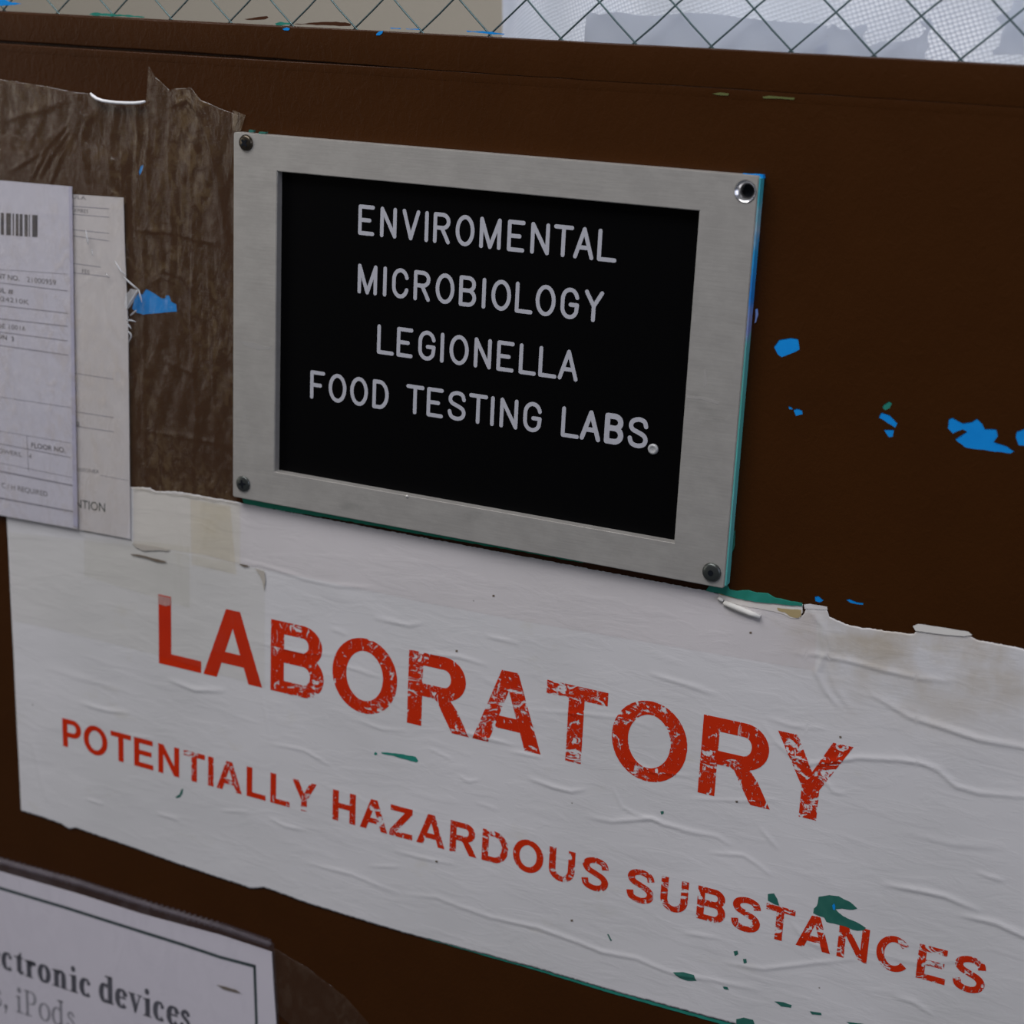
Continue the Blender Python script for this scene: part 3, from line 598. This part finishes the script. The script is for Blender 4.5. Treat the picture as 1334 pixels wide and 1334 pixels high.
ledge([(970,225.5),(996,227.5),(997,232),(990,232),(970,228)], m_blue, 'blue paint at the upper right corner of the frame', .003)
for q in ([(325,169),(331,169.5),(330,172.5),(324,172)], [(338,171.5),(347,172),(346,174.5),(337,174)]):
    o = link('paint_residue', prism(rough(PL(q, .004), .001, .0001), [], .0012, .003), m_tealdark, frame)
o = link('paint_residue', prism(rough(PL([(520,1211),(600,1234),(700,1262),(800,1292),(956,1334),(1040,1357),(1040,1361),(954,1338),(798,1294.5),(700,1264.5),(600,1236),(520,1213)], .0003), .003, .00012), [], DOOR_Y - .0003, DOOR_Y), m_teal, paper); o['label'] = 'thin green paint line along the lower paper edge'
# engraved plate
def stickers(ch):
    a = lambda *p: [tuple(v) for v in p]
    E = {'E': [a((1,1),(0,1),(0,0),(1,0)), a((0,.5),(.75,.5))], 'N': [a((0,0),(0,1),(1,0),(1,1))], 'V': [a((0,1),(.5,0),(1,1))], 'I': [a((.5,0),(.5,1))],
         'R': [a((0,0),(0,1),(.55,1)) + arc(.55,.755,.45,.245,80,-80,8) + a((.55,.51),(0,.51)), a((.5,.51),(1,0))], 'O': [arc(.5,.5,.5,.5,90,450,28)], 'M': [a((0,0),(0,1),(.5,0),(1,1),(1,0))],
         'T': [a((0,1),(1,1)), a((.5,1),(.5,0))], 'A': [a((0,0),(.5,1),(1,0)), a((.2,.34),(.8,.34))], 'L': [a((0,1),(0,0),(1,0))],
         'C': [arc(.5,.64,.5,.36,15,180,14) + arc(.5,.36,.5,.36,180,345,14)], 'B': [a((0,0),(0,1),(.55,1)) + arc(.55,.765,.40,.235,80,-80,8) + a((.55,.53),(0,.53)), a((.55,.53)) + arc(.55,.265,.45,.265,80,-80,8) + a((.55,0),(0,0))],
         'G': [arc(.5,.64,.5,.36,15,180,14) + arc(.5,.34,.5,.34,180,335,14) + a((1,.46),(.55,.46))], 'Y': [a((0,1),(.5,.5),(1,1)), a((.5,.5),(.5,0))], 'F': [a((1,1),(0,1),(0,0)), a((0,.5),(.75,.5))],
         'D': [a((0,0),(0,1),(.4,1)) + arc(.4,.5,.6,.5,80,-80,14) + a((.4,0),(0,0))],
         'S': [spline([(.97,.76),(.85,.94),(.5,1.0),(.15,.92),(.03,.75),(.15,.60),(.5,.51),(.87,.40),(.99,.24),(.86,.07),(.5,0.),(.13,.07),(.0,.26)], 4)]}
    return E[ch]
def engraved(word, y):
    """word: list of (char, px left, px right, py bottom-left, stroke factor)"""
    V = []; F = []
    for ch, xl, xr, yb, cap, sw in word:
        x0, z0 = P(xl, yb, y=y); x1, _ = P(xr, yb, y=y); H = cap; w = .00182 * sw; x0 += w / 2; x1 -= w / 2
        for st in stickers(ch):
            pts = [(x0 + p[0] * (x1 - x0), z0 + w / 2 + p[1] * (H - w)) for p in st]
            if ch == 'I': pts = [((x0 + x1) / 2, p[1]) for p in pts]
            for i in range(len(pts) - 1):   # each segment a round-ended bar with a slightly domed top
                a_, b_ = Vector(pts[i]), Vector(pts[i + 1]); d = (b_ - a_).normalized(); nn = Vector((-d.y, d.x)); ring = []
                for k in range(7): t = math.pi * k / 6; ring.append(b_ + (nn * math.cos(t) + d * math.sin(t)) * w / 2)
                for k in range(7): t = math.pi * k / 6; ring.append(a_ + (-nn * math.cos(t) - d * math.sin(t)) * w / 2)
                ring = ring[::-1]; k0 = len(V); e = 4e-7 * (len(F) / 15)
                V += [(p.x, y - .0001 - e, p.y) for p in ring]; V += [(p.x, y + .0001, p.y) for p in ring]; m = len(ring)
                F.append(tuple(range(k0, k0 + m)))
                for k in range(m): F.append((k0 + k, k0 + (k + 1) % m, k0 + m + (k + 1) % m, k0 + m + k))
    me = mesh(V, F); bm = bmesh.new(); bm.from_mesh(me); bmesh.ops.recalc_face_normals(bm, faces=bm.faces[:]); bm.to_mesh(me); bm.free(); return me
YP = .0042
plate = link('name_panel', box(.0205, .2350, YP, .0053, .0125, .1645), m_panel, frame); plate['label'] = 'black plastic panel engraved with white capital letters'
def line(txt, xs, pa, pb, cap, sws={}):
    out = []
    for i, ch in enumerate(txt):
        xl, xr = xs[i]; yb = pa[1] + (pb[1] - pa[1]) * (xl - pa[0]) / (pb[0] - pa[0]); out.append((ch, xl, xr, yb, cap, sws.get(i, 1)))
    return out
lines = [line('ENVIROMENTAL', [(466.5,487.5),(495,516.3),(523.5,546.5),(553,557.5),(564,586),(593,617.5),(624.2,652.2),(660.2,683),(690.5,715),(720,746),(746.5,773),(777.5,803)], (466,305.5), (803,342.5), .0138),
 line('MICROBIOLOGY', [(465.8,491),(498.5,503.5),(510.5,532),(538.5,560),(567,591.5),(597.5,620),(627,632.5),(639.5,665),(670.5,693.5),(697,723),(729.5,753.5),(760,785)], (466,382), (785,421), .0138),
 line('LEGIONELLA', [(491,513),(516.5,537.5),(544.5,567),(573,578),(585,610),(617,639.5),(646.5,669),(675.5,698),(701,725),(726.5,752.5)], (491,460.5), (752,497.5), .0138),
 line('FOODTESTINGLABS', [(404,423),(428,451),(456,479),(485,506),(528.5,552),(555.5,577),(583,606.5),(610,634.5),(638,643.5),(650.5,674),(681,705),(730.5,754),(755,782),(786.5,811.5),(817,843.5)], (404,519), (843,585.5), .0138, {12: 1.15, 13: 1.35, 14: 1.1})]
for w, lb in zip(lines, ('white engraved word ENVIROMENTAL', 'white engraved word MICROBIOLOGY', 'white engraved word LEGIONELLA', 'white engraved words FOOD TESTING LABS.')):
    tag(link('engraved_lettering', engraved(w, YP), m_engr, plate), lb)
cx, cz = P(851, 585, y=YP); V, F, n = ringsurf(cx, cz, [(.0024, YP + .0001), (.0024, YP - .0004), (.0021, YP - .0009), (.0014, YP - .0011), (.0012, YP - .0009), (.0001, YP - .0009)])
tag(link('full_stop', mesh(V, F, smooth=True), mat('pale_peg', (.42, .43, .44), .35, .1, .5), plate), 'round pale stud used as the full stop')
cx, cz = P(530, 646.5, y=-.0002)
link('paper_crumb', ringsurf and mesh(*ringsurf(cx, cz, [(.0006, .0001), (.0005, -.0004), (.0001, -.0006)], 8)[:2], smooth=True), m_chip, frame)
for q in ([(312,445),(330,446),(345,452),(354,451),(352,455),(335,456),(318,450)], [(916,483),(919,481),(922,500),(917,505)], [(893,515),(915,517),(938,524),(936,527),(912,520),(895,519)]):
    o = link('scuff_mark', prism(rough(PL(q, y=0), .0012, .0001), [], -.00004, .0001), m_scratch, frame)

# ------------------------------------------------------------------ taped documents at the left
def text_mesh(body, pa, pb, cap_px, y, squeeze=None):
    """plain lettering from pa to pb (baseline pixels), cap height in pixels"""
    cu = bpy.data.curves.new('t', 'FONT'); cu.body = body; cu.size = 1; cu.resolution_u = 3
    to = bpy.data.objects.new('t', cu); COL.objects.link(to); dg = bpy.context.evaluated_depsgraph_get()
    me = bpy.data.meshes.new_from_object(to.evaluated_get(dg)); bpy.data.objects.remove(to)
    co = np.array([v.co[:] for v in me.vertices]); wx0, wx1 = co[:, 0].min(), co[:, 0].max(); hh = .69
    a = np.array(P(*pa, y=y)); b = np.array(P(*pb, y=y)); c = np.array(P(pa[0], pa[1] - cap_px, y=y)); ux = (b - a) / (wx1 - wx0); uz = np.array([0, (c - a)[1]]) / hh
    for v, q in zip(me.vertices, co):
        w = a + ux * (q[0] - wx0) + uz * q[1]; v.co = (w[0], y, w[1])
    return me
def docline(px0, px1, t, y, m_, parent):
    a = P(*px0, y=y); b = P(*px1, y=y); t *= .001
    return link('ruled_line', prism([(a[0], a[1] - t / 2), (b[0], b[1] - t / 2), (b[0], b[1] + t / 2), (a[0], a[1] + t / 2)], [], y - .00001, y + .00004), m_, parent)
def vline(px0, px1, t, y, m_, parent):
    a = P(*px0, y=y); b = P(*px1, y=y); t *= .001
    return link('ruled_line', prism([(a[0] - t / 2, a[1]), (b[0] - t / 2, b[1]), (b[0] + t / 2, b[1]), (a[0] + t / 2, a[1])], [], y - .00001, y + .00004), m_, parent)
# rear sheet
h2 = .0012; doc2 = thing('printed_form', 'white printed form with ruled lines, partly behind the bar-coded permit', 'document')
Y2 = DOOR_Y - h2 - .0002
o = link('sheet', prism(PL([(-60,243),(40,249),(92,253),(161,257.5),(163,330),(167,420),(168.5,560),(170,702),(100,689),(0,671),(-60,661)], h2), [], Y2, Y2 + .0003), m_card2, doc2)
Y2 -= .00006
for a, b in (((94,268.7),(142,272)),((94,279),(142,283)),((94,299),(142,304)),((94,307),(142,314)),((94,343),(131,348)),((94,355),(143,361)),((96,486),(148,494)),((96,536),(148,544)),((97,555),(148,562.5))): docline(a, b, .33, Y2, m_line, doc2)
for txt, a, b, c, mm in (('ULA', (94,258.5), (112,260.5), 5, m_inkgrey), ('EXPIRES', (93,276), (115,278), 5, m_inkgrey), ('FEE', (107,355.5), (117,357), 5, m_inkgrey), ('BL', (97,555.5), (106,556.5), 7, m_ink), ('MISSIONER', (96,613), (129,617), 4.5, m_inkgrey), ('ENTION', (92,660), (137,667), 11, m_inkgreen)):
    link('printed_text', text_mesh(txt, a, b, c, Y2 - .00002), mm, doc2)
docline((130,619), (167,626), .2, Y2, m_line, doc2)
# front sheet
h1 = .0022; doc1 = thing('permit_sheet', 'bluish white permit sheet with a barcode, cut off by the left edge', 'document')
Y1 = DOOR_Y - h1 - .0002
link('sheet', prism(PL([(-60,229),(0,235),(93,243),(96,450),(101,689),(0,671),(-60,661)], h1), [], Y1, Y1 + .0003), m_card, doc1)
o = link('sleeve_edge', prism(PL([(90,243),(94,243),(97,450),(101.5,686),(96,685),(93,450)], h1 + .0003), [], Y1 - .0004, Y1), mat('bluish_sleeve_edge', (.47, .47, .62), .35), doc1); o['label'] = 'bluish edge of the clear sleeve'
Y1 -= .0001
x = -8.
bars = [(-14,3),(-8,2.4),(-3,1.5),(1,4),(8,6),(16.5,1.6),(20.5,3.4),(25.5,3.8),(31.8,4.2),(37.6,1.2),(42,6.8)]
for bx, bw in bars:
    yt = 277 + (bx / 50) * 3.5; link('barcode_bar', prism(PL([(bx, yt), (bx + bw, yt + .3), (bx + bw, yt + 29), (bx, yt + 28.5)], y=Y1), [], Y1 - .00001, Y1 + .00005), m_ink, doc1)
for a, b, t in (((0,351),(88,357),.15),((-20,366),(88,379),.35),((-20,396),(88,408),.4),((-20,413),(88,425),.4),((-20,430),(88,444),.4),((-20,447),(88,462.5),.4),((0,517),(92,531),.2),((-10,560),(92,577),.2),((0,578),(92,596),.35),((0,603),(94,622),.2),((-20,610),(97,633),.7),((-20,645),(98,667),.8)): docline(a, b, t, Y1, m_line, doc1)
vline((35,567), (37,614), .25, Y1, m_line, doc1); vline((97,633), (98,667), .6, Y1, m_line, doc1)
for txt, a, b, c, mm in (('ENT NO.', (-8,362), (25,366), 6.5, m_ink), ('21000959', (35,367), (73,371.5), 6.5, m_inkgrey), ('ROL #', (-12,380), (17,383), 6.5, m_ink), ('000024210K', (-22,389), (38,397), 6, m_inkgrey), ('DE 10016', (-4,427), (33,431), 6, m_inkgrey),
                         ('ION  3', (-6,440), (18,445), 6, m_ink), ('FLOOR NO.', (41,583), (85,590), 6.5, m_ink), ('TOWERS,', (-8,588), (29,595.5), 5.5, m_inkgrey), ('4', (37.5,597), (41,597.5), 6, m_inkgrey), ('C / H REQUIRED', (2,635), (62,647), 6.5, m_inkgrey)):
    link('printed_text', text_mesh(txt, a, b, c, Y1 - .00002), mm, doc1)

# crinkled clear film over the documents and the door, its folds as ridges
folds = [([(60,228),(78,196),(92,172)], 2.2, .9), ([(48,232),(64,204)], 1.6, .8), ([(22,222),(50,205),(70,185)], 1.2, .9), ([(100,140),(116,160),(128,150)], 1.6, 1.0), ([(222,140),(246,130),(262,150)], 1.6, 1.0), ([(180,300),(215,303)], 1.2, .8), ([(108,372),(140,352),(160,362)], 1.2, .7), ([(195,372),(212,360),(236,372)], 1.0, .7), ([(58,205),(75,180),(88,165)], 1.4, 1.6), ([(72,240),(84,210),(95,180)], 1.2, 1.4), ([(100,125),(118,150),(108,180),(120,235)], 1.3, 2.0), ([(128,140),(112,170),(106,200)], 1.0, 1.6), ([(150,140),(145,180),(150,235),(160,250)], 1.2, 2.2), ([(176,140),(182,175),(178,215),(186,240)], 1.0, 1.6),
 ([(192,135),(196,170),(192,215),(196,300)], 1.0, 1.5), ([(232,125),(222,150),(220,190),(225,300),(220,420)], 1.0, 2.4), ([(245,112),(262,150),(275,190),(290,260),(296,330)], 2.0, 2.2), ([(256,130),(275,160),(290,190)], .9, 1.4), ([(250,190),(248,250),(254,330),(250,420),(256,540),(250,635)], .9, 1.6), ([(186,300),(190,380),(188,470),(190,640)], .8, 1.4),
 ([(192,297),(235,305),(262,314),(292,318)], .7, 1.3), ([(192,368),(215,352),(240,362),(258,390)], .7, 1.3), ([(200,310),(210,345),(214,355)], .7, 1.2), ([(0,160),(50,145),(95,130)], .9, 2.5), ([(35,220),(45,180),(60,150)], .6, 2.2), ([(270,330),(278,450),(282,630)], .7, 1.2), ([(216,470),(262,490)], .5, 1.1), ([(187,560),(300,580)], .4, 1.5), ([(110,255),(112,330),(118,345)], .7, 1.0), ([(140,320),(155,350),(165,372)], .8, 1.0), ([(112,480),(114,560),(112,590)], .6, .9), ([(50,275),(92,281)], .8, 1.2)]
FD = [(np.array(PL(p)), a * .001 * .75, w * .001) for p, a, w in folds]
def film_relief(x, z):
    global CR
    keep = CR; CR = FD; h = relief(x, z); CR = keep
    tent = np.clip((.0 - (x + .0665)) / .004 + 1, 0, 1) * np.clip((.1655 - z) / .008, 0, 1) * .0026   # lifts over the two sheets
    h = h + tent + .0004 * np.sin(x * 260 + 2 * np.sin(z * 60)) ** 2 * np.clip(1 - tent / .0026, 0, 1)
    return h
tt = PL([(-40,99),(0,103),(60,112),(100,120),(120,122),(132,130),(155,134),(190,133),(191,128),(194.5,84),(203,100),(222,118),(228,115),(250,114),(262,130),(290,142),(320,151)], .0006)
bb = PL([(-40,655),(0,670),(170,702),(174,637),(204,642),(303,655)], .0006); tt[-1] = (.0012, tt[-1][1])
tt = [p for p in tt]; tt[-1] = (-.0005, tt[-1][1]); bb[-1] = (-.0005, bb[-1][1])
fl = sheet('clear_film', tt, bb, 260, 260, m_film, None, film_relief, .0006, .00003)
tag(fl, 'crinkled clear plastic film taped over the documents left of the door plate', 'film')
link('film_corner', prism(PL([(303,143),(320,150),(314,171),(303,170)], .0008), [], DOOR_Y - .0010, DOOR_Y - .0008), m_film, fl)
cpts = [(119,121.5),(122,125),(127,128.5),(135,131.3),(145,132.8),(155,133.7),(165,134.2),(175,134.3),(184,133.6),(190,132)]
o = link('edge_highlight', tube([(P(a, b, .002)[0], DOOR_Y - .002 - .0006, P(a, b, .002)[1]) for a, b in cpts], [.0005] + [.0008] * 8 + [.0005], 12), m_edge_glare, fl); o['label'] = 'white curled edge standing in for the highlight on the film'
# shreds of torn film, their white also standing in for glints on the wrinkles
for i, pts in enumerate([[(161,360),(168,366),(176,373),(181,377)], [(181,377),(184,386),(186,394)], [(166,403),(170,395),(176,385),(180,376)], [(170,411),(175,407),(179,404)], [(165,417),(172,417),(178,419)], [(166,421),(170,425),(172,428)], [(166,431),(171,434),(172,438),(168,446)], [(112,300),(115,312),(116,318)], [(120,325),(122,333)], [(150,340),(158,352),(165,358)], [(138,355),(142,360)]]):
    a = [(P(u, v, .0035)[0], DOOR_Y - .0037 - .0005 * math.sin(k), P(u, v, .0035)[1]) for k, (u, v) in enumerate(pts)]
    link('shred_glint', tube(a, [.0003] + [.00055] * (len(a) - 2) + [.0002], 5), m_shred_glint, fl)
patch('shred_glint', [(163,385),(170,376),(181,378),(176,388),(172,396),(166,403),(162,400)], m_shred_glint, fl, .0040, hf=flat(0))

# ------------------------------------------------------------------ notice at the lower left
hN = .0010; YN = DOOR_Y - hN - .0003
notice = thing('paper_notice', 'white notice about electronic devices with a black border, at the lower left', 'notice')
link('sheet', prism(PL([(-60,1117),(0,1135),(101,1164),(186,1191),(287,1218),(354,1240),(357,1290),(361,1345),(364,1400),(-60,1400)], hN), [], YN, YN + .0004), m_notice, notice)
YN -= .00008
def pstrip(px, w, y): 
    return [[tuple(p) for p in q] for q in strip(PL(px, y=y), w, w)]
def flatmesh(polys, y):
    V = []; F = []
    for q in polys:
        a = sum(q[i][0] * q[(i + 1) % len(q)][1] - q[(i + 1) % len(q)][0] * q[i][1] for i in range(len(q))); q = q if a > 0 else q[::-1]
        k = len(V); V += [(p[0], y, p[1]) for p in q]; F.append(tuple(range(k, k + len(q))))
    return mesh(V, F)
link('printed_border', flatmesh(pstrip([(-60,1139),(0,1157),(84,1182),(169,1209),(236,1230),(287,1247),(332,1259)], .0020, YN) + pstrip([(331.5,1257),(333,1300),(334.5,1345),(336,1400)], .0018, YN), YN), m_inkgreen, notice)
# serif lower case, x-height 1, stroke contrast by direction
TW, TH = .36, .13
def serif(ch, TW=TW, TH=TH):
    q = []; s = lambda p, **k: q.extend(strip(p, TW, TH, **k)); r = lambda a, b, c, d: q.append([(a, b), (c, b), (c, d), (a, d)])
    rd = TW / 2
    if ch == 'o': s(arc(.5, .5, .5 - rd, .5 - TH / 2 + .02, 0, 345, 23), closed=True); w = 1.0
    elif ch == 'e': s(arc(.5, .5, .5 - rd, .5 - TH / 2 + .02, 20, 180, 14)); q.extend(strip(arc(.5, .5, .5 - rd, .5 - TH / 2 + .02, 180, 320, 14), TW, TH)); r(.25, .50, .84, .60); w = .92
    elif ch == 'c': s(arc(.5, .5, .5 - rd, .5 - TH / 2 + .02, 60, 315, 20)); q.append(arc(.70, .78, .13, .13, 0, 330, 10)); w = .9
    elif ch in 'i': r(.15, 0, .15 + TW, .95); r(.0, 0, .62, .07); q.append([(.0, .88), (.15 + TW, .88), (.15 + TW, 1.0), (.0, .94)]); q.append(arc(.30, 1.32, .17, .17, 0, 330, 12)); w = .62
    elif ch == 'n': r(.15, 0, .15 + TW, .95); r(0, 0, .58, .07); q.append([(.0, .88), (.3, .85), (.15 + TW, 1.0), (.0, .94)]); s([(.42, .78), (.55, .90), (.72, .93), (.84, .80), (.86, .6), (.86, .03)]); r(.66, 0, 1.18, .07); w = 1.2
    elif ch == 'r': r(.15, 0, .15 + TW, .95); r(0, 0, .62, .07); q.append([(.0, .88), (.3, .85), (.15 + TW, 1.0), (.0, .94)]); s([(.42, .70), (.55, .88), (.68, .93)]); q.append(arc(.74, .86, .14, .13, 0, 330, 10)); w = .88
    elif ch == 't': r(.2, .12, .2 + TW, 1.0); q.append([(.2, .95), (.2 + TW, .95), (.2 + TW, 1.32)]); r(0, .90, .68, .99); q.extend(strip([(.34, .2), (.42, .08), (.55, .06), (.70, .18)], .2, .12)); w = .7
    elif ch == 'd': s(arc(.46, .5, .46 - rd, .5 - TH / 2 + .02, 50, 310, 18)); r(.68, 0, .68 + TW, 1.45); r(.5, 1.36, .98, 1.46); r(.68, 0, 1.12, .08); w = 1.12
    elif ch == 'v': q.append([(.06, 1), (.40, 1), (.68, .30), (.55, -.03), (.46, -.03)]); q.append([(.82, 1), (.92, 1), (.55, -.03), (.48, .1)]); r(0, .93, .50, 1.0); r(.66, .93, 1.02, 1.0); w = 1.0
    elif ch == 's': q.extend(strip(spline([(.60, .72), (.52, .88), (.35, .94), (.18, .84), (.2, .68), (.45, .50), (.60, .34), (.58, .14), (.38, .05), (.18, .12), (.08, .30)], 4), TW * .7, TH * 1.6)); w = .74
    elif ch == 'P': r(.15, 0, .15 + TW, 1.45); r(0, 0, .62, .07); r(0, 1.38, .5, 1.45); s([(.4, 1.40), (.62, 1.40)] + arc(.62, 1.06, .30, .34, 80, -80, 12) + [(.62, .72), (.4, .72)]); w = 1.1
    elif ch == ',': q.append(arc(.2, .12, .15, .15, 0, 330, 10)); q.append([(.22, .1), (.35, .1), (.15, -.3), (.08, -.28)]); w = .5
    else: w = .4
    return q, w
def serif_line(txt, pa, pb, xh_px, y, m_, parent, adv=1.08, TW=.36):
    tot = sum(serif(c)[1] + .10 for c in txt); a = np.array(P(*pa, y=y)); b = np.array(P(*pb, y=y)); c = np.array(P(pa[0], pa[1] - xh_px, y=y)); H = c[1] - a[1]; polys = []; u = 0
    for ch in txt:
        q, w = serif(ch, TW, TW * .36)
        for g in q: polys.append([(a[0] + (b - a)[0] * (u + p[0]) / tot, a[1] + (b - a)[1] * (u + p[0]) / tot + p[1] * H) for p in g])
        u += w + .10
    return link('printed_text', flatmesh(polys, y), m_, parent)
serif_line('electronic', (-40,1247), (121,1301), 22, YN, m_ink, notice); serif_line('devices', (129,1303), (250,1344), 24, YN, m_ink, notice)
serif_line('s, iPods', (-8,1309), (100,1343), 22, YN, m_inkgrey, notice, TW=.2)
patch('scuff_mark', zoomed(0, 1234, 3.51, [(990,172),(1030,180),(1080,195),(1105,212),(1070,206),(1020,192)]), m_dirt, notice, hN + .0006, 'brown scuff near the border corner', hf=flat(0), amp=.0001)
# zip ridge of the clear pocket over the notice
slv = sheet('clear_pocket', PL([(-60,1100),(0,1118),(100,1145),(200,1178),(287,1205),(357,1229)], .002), PL([(-60,1400),(120,1400),(240,1400),(368,1400)], .002), 80, 60, m_sleeve, None, lambda x, z: relief(x, z) * 1.3, .0019, .00003)
tag(slv, 'clear plastic pocket with a ribbed edge over the lower left notice', 'pocket')
pts = []; rs = []; a = np.array([(-60,1103),(0,1121),(101,1149),(186,1176),(287,1206),(353,1229)], float); n = 420
for i in range(n):
    t = i / (n - 1) * (len(a) - 1); k_ = min(int(t), len(a) - 2); p = a[k_] + (a[k_ + 1] - a[k_]) * (t - k_); q = P(p[0], p[1], .002)
    pts.append((q[0], DOOR_Y - .0022, q[1])); rs.append(.0017 + .0007 * math.sin(i * 2 * math.pi / 6))
o = link('ribbed_ridge', tube(pts, rs, 12), m_ridge, slv); o['label'] = 'ribbed clear closing ridge'
st = sheet('clear_tape', PL([(357,1236),(400,1262),(450,1300),(480,1334)], .001), PL([(340,1300),(370,1330),(420,1370),(470,1400)], .001), 40, 30, film('thin_clear_tape', (.97, .96, .95), .02, .10, .15, .05, (.5, .42, .32), 120, .3), None, flat(0), .0005, .00003)
tag(st, 'clear tape holding the right edge of the lower left notice', 'tape')
